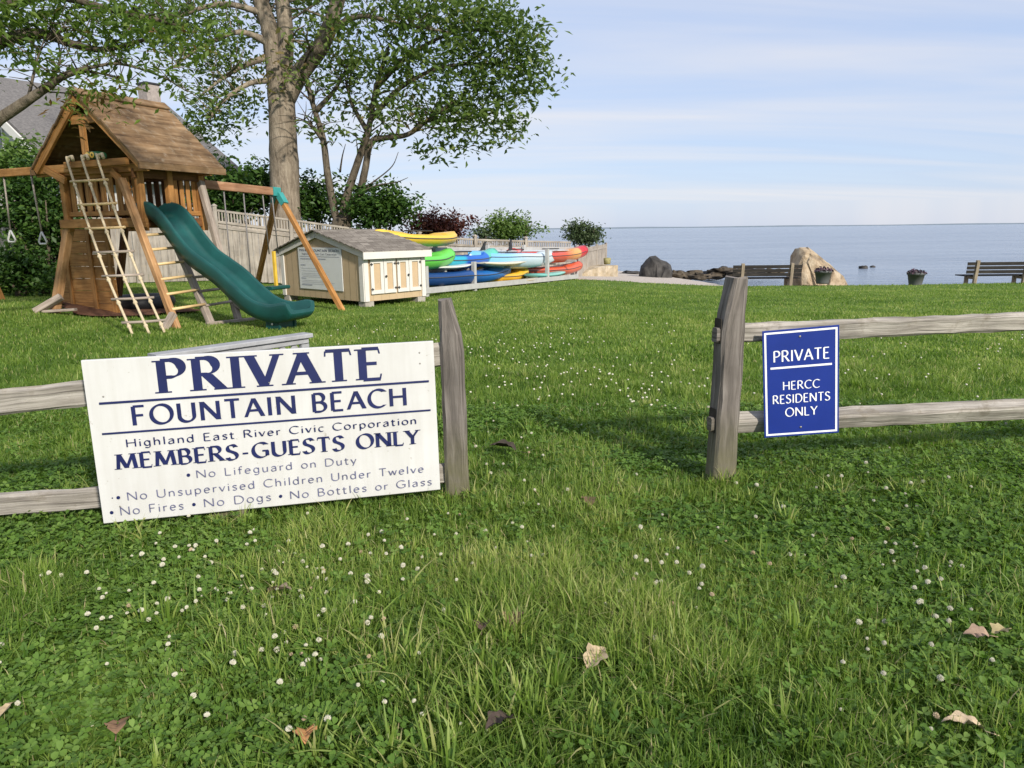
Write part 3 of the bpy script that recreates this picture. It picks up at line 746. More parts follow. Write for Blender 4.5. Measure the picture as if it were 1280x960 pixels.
# rafters, collar and king post of the open gable
for t_ in (0.06, DEP - 0.08):
    for s_e in (s_l, 0.0):
        mb = MB(); sl = (T(SC, 0, ZR) - T(s_e, 0, ZE)).normalized(); dn = Vector((0, 0, -0.07))
        mb.beam(T(s_e, t_, ZE) + dn + sl * .05, T(SC, t_, ZR) + dn - sl * .03, 0.05, 0.11, (0, 0, 1), .004); mb.build('rafter', CE, play)
    mb = MB(); mb.beam(T(SC - .26, t_ + .06, ZR - .38), T(SC + .26, t_ + .06, ZR - .38), 0.05, 0.13, (0, 0, 1), .004); mb.build('collar_tie', CE, play)
mb = MB(); mb.beam(T(SC + .05, .05, ZE - .02), T(SC + .05, .05, ZR - .46), 0.10, 0.05, vv, .004); mb.build('king_post', CE, play)
mb = MB(); n = 12
for k in range(n - 3):
    s0 = s_l + 0.14 + (-s_l - .3) * k / n; s1 = s_l + 0.14 + (-s_l - .3) * (k + .97) / n; sm = (s0 + s1) / 2
    zt = ZR - (ZR - ZE) * abs(sm - SC) / (-s_l / 2) - 0.12
    if zt > ZE: mb.beam(T(sm, DEP - .02, ZE - .05), T(sm, DEP - .02, zt), s1 - s0, 0.02, vv, .002)
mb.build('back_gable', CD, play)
# posts and platform
S0, S1, T0, T1 = -2.02, -0.30, 0.22, 1.34
gz0 = lambda s, t_: float(ground_z(T(s, t_, 0).x, T(s, t_, 0).y))
for (s, t_) in ((S0, T0), (S1, T0), (S0, T1), (S1, T1), (S1, 0.74)):
    mb = MB(); mb.beam(T(s, t_, ZF - .15), T(s, t_, ZE - .02), 0.10, 0.10, vv, .008); mb.build('post', CE, play)
for (ta, sa, sb) in ((T0 - .02, S0 - .5, 0.0), (T1 + .02, S0 - .5, 0.0)):
    mb = MB(); mb.beam(T(sa, ta - .05, ZE - .06), T(sb, ta - .05, ZE - .06), 0.045, 0.12, (0, 0, 1), .005); mb.build('eave_beam', CE, play)
for s in (S0, S1):
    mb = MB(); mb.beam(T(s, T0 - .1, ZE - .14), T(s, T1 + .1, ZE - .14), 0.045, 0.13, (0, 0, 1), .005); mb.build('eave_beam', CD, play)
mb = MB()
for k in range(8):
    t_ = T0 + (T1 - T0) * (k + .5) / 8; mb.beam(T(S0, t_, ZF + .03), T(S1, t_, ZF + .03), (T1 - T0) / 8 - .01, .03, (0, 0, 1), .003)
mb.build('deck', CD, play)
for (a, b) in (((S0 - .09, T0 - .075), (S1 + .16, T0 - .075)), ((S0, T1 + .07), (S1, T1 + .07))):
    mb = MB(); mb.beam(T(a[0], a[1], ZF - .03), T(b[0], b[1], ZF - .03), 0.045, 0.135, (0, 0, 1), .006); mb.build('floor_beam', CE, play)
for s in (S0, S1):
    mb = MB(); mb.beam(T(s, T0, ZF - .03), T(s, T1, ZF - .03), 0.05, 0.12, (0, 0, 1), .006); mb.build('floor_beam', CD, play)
def railing(pts, n, z0, z1, mat, name='railing'):
    a, b = pts; mb = MB()
    mb.beam(Vector(a) + Vector((0, 0, z0 + .04)), Vector(b) + Vector((0, 0, z0 + .04)), 0.03, 0.07, (0, 0, 1), .004)
    mb.beam(Vector(a) + Vector((0, 0, z1 - .04)), Vector(b) + Vector((0, 0, z1 - .04)), 0.03, 0.09, (0, 0, 1), .004)
    d = (Vector(b) - Vector(a)); nn = Vector((-d.y, d.x, 0)).normalized()
    for k in range(n):
        p = Vector(a) + d * (k + .5) / n + nn * .03
        mb.beam(p + Vector((0, 0, z0)), p + Vector((0, 0, z1)), d.length / n * .62, 0.022, nn, .003)
    return mb.build(name, mat, play)
railing((T(S0 + .06, T0, 0), T(S1 - .05, T0, 0)), 9, ZF + .08, ZF + .74, CE)
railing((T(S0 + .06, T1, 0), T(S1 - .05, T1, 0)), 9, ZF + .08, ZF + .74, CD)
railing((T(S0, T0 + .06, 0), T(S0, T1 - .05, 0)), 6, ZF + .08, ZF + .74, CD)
railing((T(S1, .82, 0), T(S1, T1 - .05, 0)), 4, ZF + .08, ZF + .74, CE)
# splayed legs
foot1 = G(224, 411); foot2 = G(268, 406); foot3 = G(300, 401)
LEGM = wood('cedar_leg_greying_at_the_foot', (0.2, 0.10, 0.04), (0.38, 0.21, 0.095), (0.47, 0.30, 0.16), (2, 26), 0.75, 0.35)
def leg(a, b, w, h, mat, label=None):
    mb = MB(); mb.beam(a, b + Vector((0, 0, -.12)), w, h, vv, .01, segs=6, wob=.002); o = mb.build('leg', mat, play)
    if label: o['label'] = label
    return o
top1 = T(onT(152, 224, T0 - .16)[0], T0 - .16, onT(152, 224, T0 - .16)[1]); top2 = T(onT(204, 268, .72)[0], .72, onT(204, 268, .72)[1]); top3 = T(S1 + .02, T1, ZF + .62)
leg(top1, foot1, 0.095, 0.095, LEGM); leg(top2, foot2, 0.09, 0.10, MAT['grey_wood']); leg(top3, foot3, 0.09, 0.10, MAT['grey_wood'])
fl = G(66, 391); leg(T(S0 - .02, T0 + .0, ZF - .08), fl, 0.12, 0.12, LEGM)
fl2 = gpt(*T(S0 - .8, T1 + .1, 0).xy); leg(T(S0 - .05, T1, ZF + .3), fl2, 0.1, 0.1, CD)
# ladders between the legs
def ladder(a0, a1, b0, b1, n, z0, z1, mat):
    def at_z(p, q, z): return p.lerp(q, (p.z - z) / (p.z - q.z))
    for k in range(n):
        z = z0 + (z1 - z0) * k / (n - 1); mb = MB(); mb.tube([at_z(a0, a1, z), at_z(b0, b1, z + .02)], .021, 8); mb.build('rung', mat, play)
ladder(top1, foot1, top2, foot2, 6, 1.28, .22, MAT['rung_wood'])
ladder(top2, foot2, top3, foot3, 5, 1.05, .22, MAT['grey_wood'])
# foot braces
mb = MB(); mb.beam(foot1.lerp(top1, .10), foot1 + Vector((-.17, -.12, 0.0)), .09, .09, vv, .008); mb.build('foot_brace', MAT['grey_wood'], play); mb = MB(); mb.beam(foot2 + Vector((-.1, -.05, .02)), foot3 + Vector((.35, .1, .03)), .06, .05, (0, 0, 1), .005)
mb.build('foot_brace', MAT['grey_wood'], play); mb = MB(); mb.beam(foot3.lerp(top3, .12), foot3 + Vector((.32, .1, .02)), .05, .09, vv, .006)
mb.build('foot_brace', MAT['grey_wood'], play)
fb = G(52, 392); mb = MB(); mb.beam(fb + Vector((-.1, 0, .03)), fb + Vector((.28, .12, .26)), .10, .10, vv, .01); mb.build('foot_brace', MAT['grey_wood'], play); mb = MB(); mb.beam(fb + Vector((0, .05, .03)), fb + Vector((.5, .1, .05)), .1, .04, (0, 0, 1), .005)
mb.build('foot_brace', MAT['grey_wood'], play)
# lower wall set back under the platform
TW = T0 + .55; mb = MB(); n = 7; zt = ZF - .1; sr0, zb0 = onT(147, 370, TW); gl_ = gz0(-1.2, TW)
for k in range(n):
    z0 = gl_ + (zt - gl_) * k / n; z1 = z0 + (zt - gl_) / n * .97; sa = onT(80, 290, TW)[0] + (onT(64, 370, TW)[0] - onT(80, 290, TW)[0]) * (1 - (k + .5) / n)
    mb.beam(T(sa, TW, (z0 + z1) / 2), T(sr0, TW, (z0 + z1) / 2), .025, z1 - z0, (0, 0, 1), .003)
mb.build('wall_panel', CE, play)
for s in (onT(82, 300, TW)[0], onT(112, 300, TW)[0], sr0 - .05):
    mb = MB(); mb.beam(T(s, TW - .03, gl_ - .1), T(s, TW - .03, zt), .09, .03, vv, .004); mb.build('wall_batten', CE, play)
# rope bar, ropes and rungs
s0_, zb = onT(82, 207, T0 - .2); s1_, zb1 = onT(160, 210, T0 - .2)
mb = MB(); mb.beam(T(s0_, T0 - .2, zb), T(s1_, T0 - .2, zb), .06, .10, (0, 0, 1), .008); mb.build('ladder_bar', CE, play)
mb = MB(); sa, za = onT(-260, 214, T0 - .1); sb, zb2 = onT(104, 207, T0 - .1)
mb.beam(T(-5.0, T0 - .1, zb2 - .03), T(sb, T0 - .1, zb2 - .03), .08, .125, (0, 0, 1), .008); mb.build('swing_beam', CE, play)
for (q0, q1, tt) in (((56, 211), (82, 226), T0 - .13), ((140, 213), (162, 240), T0 - .13)):
    a = onT(*q0, tt); b = onT(*q1, tt); mb = MB(); mb.beam(T(a[0], tt, a[1]), T(b[0], tt, b[1]), .04, .11, vv.cross(T(b[0], tt, b[1]) - T(a[0], tt, a[1])), .005); mb.build('knee_brace', CE, play)
for sg in (-.9, .9):  # end legs out of view, added for the shadow they cast
    pf = T(-5.0 + .02, T0 - .1 + sg, 0); mb = MB(); mb.beam(T(-5, T0 - .1 + .04 * sg, zb2 - .05), gpt(pf.x - .3, pf.y, -.1), .1, .1, vv, .008); mb.build('leg', CE, play)
tops = [T(onT(x, 206, T0 - .24)[0], T0 - .24, zb + .06) for x in (88, 107, 126)]
feet = [G(166, 419) , G(187, 418), G(206, 416)]
net = MB(); ropes = []
for a, b in zip(tops, feet):
    mid = a.lerp(b, .55) + Vector((-.04, .0, -.12)); path = catmull([a, a + Vector((0, -.05, -.06)), mid, b], 8); ropes.append(path)
    net.tube(path, .018, 7)
rl = net.build('rope_ladder', MAT['rope'], play)
def along(path, f):
    L = [0.0]
    for a, b in zip(path, path[1:]): L.append(L[-1] + (b - a).length)
    x = f * L[-1]; i = 0
    while i < len(L) - 2 and L[i + 1] < x: i += 1
    return path[i].lerp(path[i + 1], min(1, (x - L[i]) / max(1e-6, L[i + 1] - L[i])))
kn = MB()
for k in range(7):
    f = .165 + .128 * k
    pp = [along(r, f) for r in ropes]; d = (pp[2] - pp[0]).normalized()
    mb = MB(); mb.tube([pp[0] - d * .07, pp[1], pp[2] + d * .07], .019, 8); mb.build('rung', MAT['grey_wood'] if k > 2 else MAT['rung_wood'], rl)
    for r in ropes:
        q = along(r, f + .022); kn.blob(q, .031, .031, .034, 8, 6)
for a in tops: kn.tube([a + wv * -.03, a + Vector((0, 0, .05)), a + wv * .06 + Vector((0, 0, .06)), a + wv * .10 + Vector((0, -.03, 0))], .025, 7)
kn.build('knot', MAT['rope'], rl)
# toy binoculars on the rail
bc = T(onT(123, 195, T0 - .05)[0], T0 - .05, onT(123, 195, T0 - .05)[1]); mb = MB()
for sg in (-1, 1): mb.lathe(bc + wv * .052 * sg, [(.055, .14), (.062, .05), (.062, -.03), (.05, -.07)], 16, True, -vv)
mb.blob(bc, .05, .06, .035, 10, 6); mb.tube([bc + Vector((0, 0, -.02)), bc + Vector((0, 0, -.14))], .02, 8)
bino = mb.build('toy_binoculars', plain('dark_green_plastic', (.01, .06, .025), .4), play)
for sg in (-1, 1):
    mb = MB(); mb.lathe(bc + wv * .052 * sg - vv * .141, [(.022, 0), (.022, .006), (.046, .006), (.046, 0)], 16, False, -vv, True); mb.build('lens_ring', plain('yellow_plastic', (.62, .42, .07), .4), bino)
# slide
SA = T(S1 - .22, .48, ZF + .13); SE = G(380, 412); sdir = Vector((SE.x - SA.x, SE.y - SA.y, 0)); SL = sdir.length; sdir.normalize(); sn = Vector((-sdir.y, sdir.x, 0))
gE = float(ground_z(SE.x, SE.y)); H0 = SA.z - gE
prof = [(0, .965), (.06, .985), (.125, .965), (.19, .875), (.27, .715), (.355, .575), (.45, .48), (.54, .39), (.63, .27), (.72, .165), (.80, .115), (.88, .10), (.95, .12), (1.0, .14)]
path = catmull([(f * SL, 0, gE + .02 + z * (H0 - .02)) for f, z in prof], 5)
sec = [(-.225, .16), (-.205, .05), (-.16, .008), (-.08, 0), (.08, 0), (.16, .008), (.205, .05), (.225, .16), (.245, .18), (.275, .175), (.283, .14), (.268, .02), (.235, -.075), (.2, -.085), (-.2, -.085), (-.235, -.075), (-.268, .02), (-.283, .14), (-.275, .175), (-.245, .18)]
mb = MB(); ns = len(sec)
for i, p in enumerate(path):
    a, c = path[max(i - 1, 0)], path[min(i + 1, len(path) - 1)]; tg = (c - a).normalized(); nr = Vector((-tg.z, 0, tg.x))
    e = max(0, (i - len(path) + 7) / 6.0); fl_ = 1 + .05 * e
    for (l, h) in sec:
        hh = h * (1 - .45 * e ** 3) * (.8 + .2 * min(1, i / 6)) + .035 * e ** 3; q = Vector((p.x, 0, p.z)) + nr * hh
        mb.v.append(Vector((SA.x, SA.y, 0)) + sdir * q.x + sn * (l * .94 * fl_) + Vector((0, 0, q.z)))
for i in range(len(path) - 1):
    for k in range(ns):
        j = (k + 1) % ns; mb.face([i * ns + k, (i + 1) * ns + k, (i + 1) * ns + j, i * ns + j], [(0, 0)] * 4, True)
mb.face(list(range(ns)), [(0, 0)] * ns); mb.face([(len(path) - 1) * ns + k for k in reversed(range(ns))], [(0, 0)] * ns)
slide = mb.build('slide', MAT['slide'], play)
sp = Vector((SA.x, SA.y, 0)) + sdir * (SL * .86)
mb = MB(); mb.box((sp.x, sp.y, gE + .06), (.22, .34, .22), math.atan2(sdir.y, sdir.x), .01)
for sg in (-1, 1): mb.box((sp.x + sn.x * .15 * sg, sp.y + sn.y * .15 * sg, gE + .06), (.26, .04, .20), math.atan2(sdir.y, sdir.x), .005)
mb.build('slide_support', MAT['slide'], slide)
mb = MB(); q = sp + sdir * .0 - sn * .178; mb.lathe((q.x, q.y, gE + .08), [(.018, 0), (.018, .006), (.008, .01)], 10, True, -sn); mb.build('bolt', MAT['white'], slide)
# A-frame swing beam
bs = onT(241, 229, T1)[0:2]; B0 = T(bs[0], T1, bs[1]); B1 = A(347, 240, 13.9); B1.z = B0.z + .0
B1 = A(347, 240, 13.9)
mb = MB(); mb.beam(B0, B1, .09, .14, (0, 0, 1), .008); mb.build('swing_beam', MAT['grey_cedar'] if 'grey_cedar' in MAT else wood('reddish_weathered_beam', (.2, .09, .045), (.34, .18, .1), (.44, .27, .17), (2, 26), .8, .3), play)
F1 = G(432, 388); F2 = G(316, 372)
la = leg(B1 + Vector((.03, -.02, -.06)), F1, .09, .09, CE); lb = leg(B1 + Vector((-.03, .02, -.06)), F2, .09, .09, CE)
bdv = (B1 - B0).normalized(); mb = MB()
mb.beam(B1 - bdv * .16, B1 + bdv * .03, .11, .16, (0, 0, 1), .006)
for Fx, sg in ((F1, 1), (F2, -1)):
    d = (Fx - B1).normalized(); mb.beam(B1 + Vector((.03 * sg, -.02 * sg, -.04)), B1 + Vector((.03 * sg, -.02 * sg, -.04)) + d * .24, .115, .115, vv, .006)
mb.build('beam_bracket', MAT['teal'], play)

# swings hanging from the beam, rings hanging from the other one
def chain_swing(f0, f1, seat, label, colr, zseat):
    a, b = B0.lerp(B1, f0) + Vector((0, 0, -.07)), B0.lerp(B1, f1) + Vector((0, 0, -.07))
    o = thing('swing', (a.x * .5 + b.x * .5, a.y * .5 + b.y * .5, zseat), label, 'swing')
    for p in (a, b):
        mb = MB(); mb.tube([p, Vector((p.x, p.y, zseat + .02))], .012, 6); mb.build('chain', MAT['chain'], o)
    mb = MB(); c = (a + b) / 2; d = (b - a); pts = []
    for k in range(9):
        f = k / 8; q = a.lerp(b, f); q.z = zseat - .14 * math.sin(math.pi * f); pts.append(q)
    for p, q in zip(pts, pts[1:]): mb.beam(p, q, .15, .02, (0, 0, 1), .004)
    mb.build('seat', colr, o)
MAT['chain'] = plain('coated_chain', (.16, .15, .15), .5, .3, 50)
chain_swing(.33, .56, None, 'green belt swing hanging behind the slide', MAT['slide'], .42)
gc0 = B0.lerp(B1, .86) + Vector((0, 0, -.07)); gl = thing('glider_swing', (gc0.x, gc0.y, .35), 'yellow glider swing hanging beside the teal bracket legs', 'swing')
gq = A(344, 340, gc0.y + .3)
mb = MB(); mb.beam((gq.x, gq.y, .95), (gq.x, gq.y, .30), .07, .05, vv, .01); mb.build('handle_bar', plain('yellow_bar', (.62, .40, .04), .4), gl)
mb = MB(); mb.box((gq.x, gq.y, .26), (.5, .24, .07), math.atan2(vv.y, vv.x), .02); mb.build('seat', MAT['slide'], gl)
mb = MB()
for sg in (-.12, .12): mb.tube([gc0 + vv * sg, (gq.x + vv.x * sg, gq.y + vv.y * sg, .9)], .012, 6)
mb.build('chain', MAT['chain'], gl)
for (x0_, y0_, x1_, y1_, lb_) in ((38, 214, 52, 290, 'white triangular trapeze ring hanging by rope beside the cedar tower'), (4, 216, 13, 288, 'white triangular trapeze ring hanging farthest from the cedar tower')):
    tt = T0 - .1; a = onT(x0_, y0_, tt); b = onT(x1_, y1_, tt); pa_, pb_ = T(a[0], tt, a[1]), T(b[0], tt, b[1])
    o = thing('trapeze_ring', pb_, lb_, 'trapeze ring', 'trapeze rings on the swing beam')
    mb = MB(); mb.tube([pa_, pb_], .014, 6); mb.build('rope', plain('grey_rope', (.3, .26, .22), .9, .3, 40), o)
    mb = MB(); ap = pb_; q1, q2 = ap + wv * -.10 + Vector((0, 0, -.19)), ap + wv * .10 + Vector((0, 0, -.19))
    mb.tube([ap, q1 + Vector((0, 0, .04)), q1 + wv * .02, q2 - wv * .02, q2 + Vector((0, 0, .04)), ap], .016, 7); mb.build('handle', MAT['white'], o)
# tyre lying by the playset
tc_ = G(180, 387); mb = MB(); n = 14
mb.lathe(tc_ + Vector((0, 0, .14)), [(.42 + .13 * math.cos(a), .13 * math.sin(a)) for a in [2 * math.pi * k / n for k in range(n)]], 32, True, None, True)
tag(mb.build('tyre', MAT['black'], None, tc_), 'black rubber tyre lying on the mulch under the playset', 'tyre')

#@@SHED
# ================================================================== SHED
BR = G(457, 384); BL0 = G(361, 380.5); RR0 = G(531, 377)
e1 = Vector((RR0.x - BR.x, RR0.y - BR.y, 0)).normalized(); e2 = Vector((-e1.y, e1.x, 0))     # e1 along the door side, e2 along the gable
def lat_at(px, origin, e):    # distance along e from origin where the sight line through column px crosses
    k0 = 0.0; d = ray(px, 380); 
    den = d.x * e.y - d.y * e.x
    return (d.y * origin.x - d.x * origin.y) / den * 1.0 if abs(den) > 1e-9 else 0
LG = lat_at(356, BR, e2); LS = lat_at(532, BR, e1)
print('SHED', BR, LG, LS)
gb = BR.z; ZB = gb + 0.10; ZT = A(457, 314.5, BR.y).z; pk = BR + e2 * LG * .52; ZP = A(400, 290, pk.y).z
print('shed heights', ZB, ZT, ZP, 'pk', pk)
m, t, b = new_mat('tan_grooved_siding')
tcn = t.nodes.new('ShaderNodeTexCoord'); sp_ = t.nodes.new('ShaderNodeSeparateXYZ'); t.links.new(tcn.outputs['UV'], sp_.inputs[0])
mm = t.nodes.new('ShaderNodeMath'); mm.operation = 'FRACT'; ml = t.nodes.new('ShaderNodeMath'); ml.operation = 'MULTIPLY'; ml.inputs[1].default_value = 5.2
t.links.new(sp_.outputs[0], ml.inputs[0]); t.links.new(ml.outputs[0], mm.inputs[0])
gr = ramp(t, mm.outputs[0], [(0.0, (0.25,) * 3), (0.07, (1,) * 3)])
ns_ = noise(t, tcn.outputs['Object'], 5, 5, .6)
t.links.new(mixc(t, 0.35, ramp(t, ns_, [(.3, (.42, .31, .185)), (.7, (.47, .355, .22))]), gr, 'MULTIPLY'), b.inputs['Base Color']); b.inputs['Roughness'].default_value = .7
bump(t, b, gr, .6, .01); MAT['tan'] = m
shed = thing('shed', (BR + e1 * LS / 2 + e2 * LG / 2), 'small tan storage shed with white trim and double doors', 'shed')
def SP(a, g, z): return Vector((BR.x, BR.y, 0)) + e1 * a + e2 * g + Vector((0, 0, z))
mb = MB()
gm = LG * .52
mb.poly([SP(0, LG, ZB), SP(0, 0, ZB), SP(0, 0, ZT), SP(0, gm, ZP - .05), SP(0, LG, ZT)])
mb.poly([SP(0, 0, ZB), SP(LS, 0, ZB), SP(LS, 0, ZT), SP(0, 0, ZT)])
mb.poly([SP(LS, 0, ZB), SP(LS, LG, ZB), SP(LS, LG, ZT), SP(LS, gm, ZP - .05), SP(LS, 0, ZT)])
mb.poly([SP(LS, LG, ZB), SP(0, LG, ZB), SP(0, LG, ZT), SP(LS, LG, ZT)]); mb.poly([SP(0, 0, ZB), SP(0, LG, ZB), SP(LS, LG, ZB), SP(LS, 0, ZB)])
mb.build('wall', MAT['tan'], shed)
W = MAT['white']; mb = MB()
for (a, g) in ((0, 0), (0, LG), (LS, 0)):
    sa = -.012 if a == 0 else LS + .012; sg = -.012 if g == 0 else LG + .012
    ia = 1 if a == 0 else -1; ig = 1 if g == 0 else -1
    mb = MB(); mb.beam(SP(sa, g + ig * .055, ZB), SP(sa, g + ig * .055, ZT - .05), .12, .024, e1, .003)
    mb.beam(SP(a + ia * .042, sg, ZB), SP(a + ia * .042, sg, ZT - .06), .10, .022, e2, .003); mb.build('corner_trim', W, shed)
ov = .10
for sg in (0, 1):
    g_e = -.12 if sg == 0 else LG + .12
    sl = (SP(0, gm, ZP) - SP(0, 0 if sg == 0 else LG, ZT)).normalized(); ze = ZT - sl.z / math.hypot(sl.x, sl.y) * .12
    mb = MB(); mb.beam(SP(-.03, g_e, ze - .045), SP(-.03, gm, ZP - .045), .022, .12, (0, 0, 1), .003); mb.build('rake_trim', W, shed)
    nr = sl.cross(e1); nr = nr if nr.z > 0 else -nr
    a_, b_ = SP(-ov, (g_e + gm) / 2, (ze + ZP) / 2 + .035), SP(LS + ov, (g_e + gm) / 2, (ze + ZP) / 2 + .035)
    Lr = (SP(0, gm, ZP) - SP(0, g_e, ze)).length
    mb = MB(); nb = 9
    for k in range(nb):
        f0 = k / nb; c0 = SP(-ov, g_e, ze).lerp(SP(-ov, gm, ZP), f0 + .5 / nb) + nr * (.035 + .004 * (k % 2)); c1 = c0 + e1 * (LS + 2 * ov)
        x = 0.0; 
        mb.beam(c0, c1, Lr / nb + .01, .018, nr - sl * .08, .003)
    MAT.setdefault('shingle', None)
    if MAT['shingle'] is None:
        m, t, b = new_mat('grey_brown_shingle'); tcn = t.nodes.new('ShaderNodeTexCoord')
        br = t.nodes.new('ShaderNodeTexBrick'); br.inputs['Scale'].default_value = 1.0; br.inputs['Brick Width'].default_value = .2; br.inputs['Row Height'].default_value = .13; br.inputs['Mortar Size'].default_value = .006
        br.inputs['Color1'].default_value = (.17, .15, .13, 1); br.inputs['Color2'].default_value = (.29, .26, .225, 1); br.inputs['Mortar'].default_value = (.1, .085, .07, 1)
        t.links.new(tcn.outputs['UV'], br.inputs['Vector'])
        t.links.new(mixc(t, .5, br.outputs[0], ramp(t, noise(t, tcn.outputs['Object'], 40, 3, .7), [(.3, (.45,) * 3), (.7, (1, 1, 1))]), 'MULTIPLY'), b.inputs['Base Color'])
        b.inputs['Roughness'].default_value = .95; b.inputs['Specular IOR Level'].default_value = .1; MAT['shingle'] = m
    mb.build('roof', MAT['shingle'], shed)
mb = MB(); mb.beam(SP(-ov + .01, -.125, ZT - .075), SP(LS + ov - .01, -.125, ZT - .075), .022, .13, (0, 0, 1), .003); mb.build('fascia', W, shed)
# double doors, two leaves each framed in white
d0, d1 = .13, LS - .12; zd0, zd1 = ZB + .13, ZT - .15; TAN2 = plain('tan_door_panel', (.47, .345, .215), .7, .06, 6)
BK = plain('black_iron', (.02, .02, .022), .5)
nl = 4; lw = (d1 - d0) / nl
for k in range(nl):
    a0 = d0 + k * lw + .006 + (.014 if k == 2 else 0); a1 = d0 + (k + 1) * lw - .006 - (.014 if k == 1 else 0)
    mb = MB(); mb.beam(SP(a0, -.010, (zd0 + zd1) / 2), SP(a1, -.010, (zd0 + zd1) / 2), .018, zd1 - zd0, (0, 0, 1), .002); dr = mb.build('door', TAN2, shed)
    mb = MB(); s_ = .072
    for aa in (a0 + s_ / 2, a1 - s_ / 2): mb.beam(SP(aa, -.030, zd0), SP(aa, -.030, zd1), s_ * 1.0, .02, e2, .002)
    mb.beam(SP(a0 + s_, -.030, zd1 - s_ / 2), SP(a1 - s_, -.030, zd1 - s_ / 2), .02, s_, (0, 0, 1), .002); mb.beam(SP(a0 + s_, -.030, zd0 + s_ / 2), SP(a1 - s_, -.030, zd0 + s_ / 2), .02, s_, (0, 0, 1), .002)
    mb.build('door_frame', W, dr)
    he = a0 + .02 if k in (0, 2) else a1 - .02
    mb = MB()
    for zz in (zd0 + .09, zd1 - .09): mb.beam(SP(he - .03, -.043, zz), SP(he + .03, -.043, zz), .008, .022, (0, 0, 1), .002); mb.beam(SP(he, -.044, zz - .03), SP(he, -.044, zz + .03), .016, .008, e2, .002)
    mb.build('hinge', BK, dr)
    if k in (1, 2):
        mb = MB(); ke = a0 + .03 if k == 1 else a1 - .03
        if k == 2: ke = a1 - .03
        mb.lathe(SP(ke, -.041, (zd0 + zd1) / 2), [(.012, 0), (.012, .015), (.022, .02), (.022, .03), (.01, .038)], 12, True, -e2); mb.build('knob', BK, dr)
for (a, g) in ((.1, .1), (LS - .1, .1), (.1, LG - .1), (LS - .1, LG - .1)):
    mb = MB(); c = SP(a, g, 0); z0 = float(ground_z(c.x, c.y)) - .05; mb.box((c.x, c.y, (z0 + ZB - .004) / 2), (.2, .2, ZB - .004 - z0), math.atan2(e1.y, e1.x), .01); mb.build('block', MAT['concrete'], shed)
# notice board on the gable
sh0 = lat_at(378, BR, e2); sh1 = lat_at(431, BR, e2)
bc_ = SP(-.012, (sh0 + sh1) / 2, 0); zt_ = A(378, 309, (BR + e2 * sh0).y).z; zb_ = A(380, 360, (BR + e2 * sh0).y).z
bc_.z = (zt_ + zb_) / 2; nbw, nbh = abs(sh0 - sh1), zt_ - zb_
ntc = thing('notice_board', bc_, 'white notice board with blue heading on the tan shed gable', 'notice board')
mb = MB(); mb.beam(bc_ + e2 * nbw / 2, bc_ - e2 * nbw / 2, .012, nbh, (0, 0, 1), .001); mb.build('panel', plain('pale_grey_board', (.62, .63, .62), .5, .04), ntc)
nb_ = Board(bc_ - e1 * .006, -e2, Vector((0, 0, 1)), nbw, nbh); nb_.n = -e1
mb = MB(); nb_.text(mb, 'PRIVATE', .04, .27, .045, .095, .26, .1, True); nb_.text(mb, 'FOUNTAIN BEACH', .34, .95, .045, .095, .26, .1, True); nb_.bar(mb, .04, .215, .96, .215, .006)
nb_.text(mb, 'Highland East River Civic Corporation', .1, .9, .13, .175, .14, .08)
mb.build('lettering', MAT['navy'], ntc)
mb = MB(); rnd = random.Random(4)
for v in (.27, .42, .74, .90): nb_.bar(mb, .05, v, .05 + (.60 if v < .3 else .12 if v < .8 else .25), v, .02)
v = .33
for v in (.50, .56, .62, .66, .70, .79, .83, .87): nb_.bar(mb, .06, v, .06 + rnd.uniform(.45, .8), v, .006)
mb.build('ruled_lines', plain('grey_print', (.33, .34, .40), .6, .2, 40), ntc)

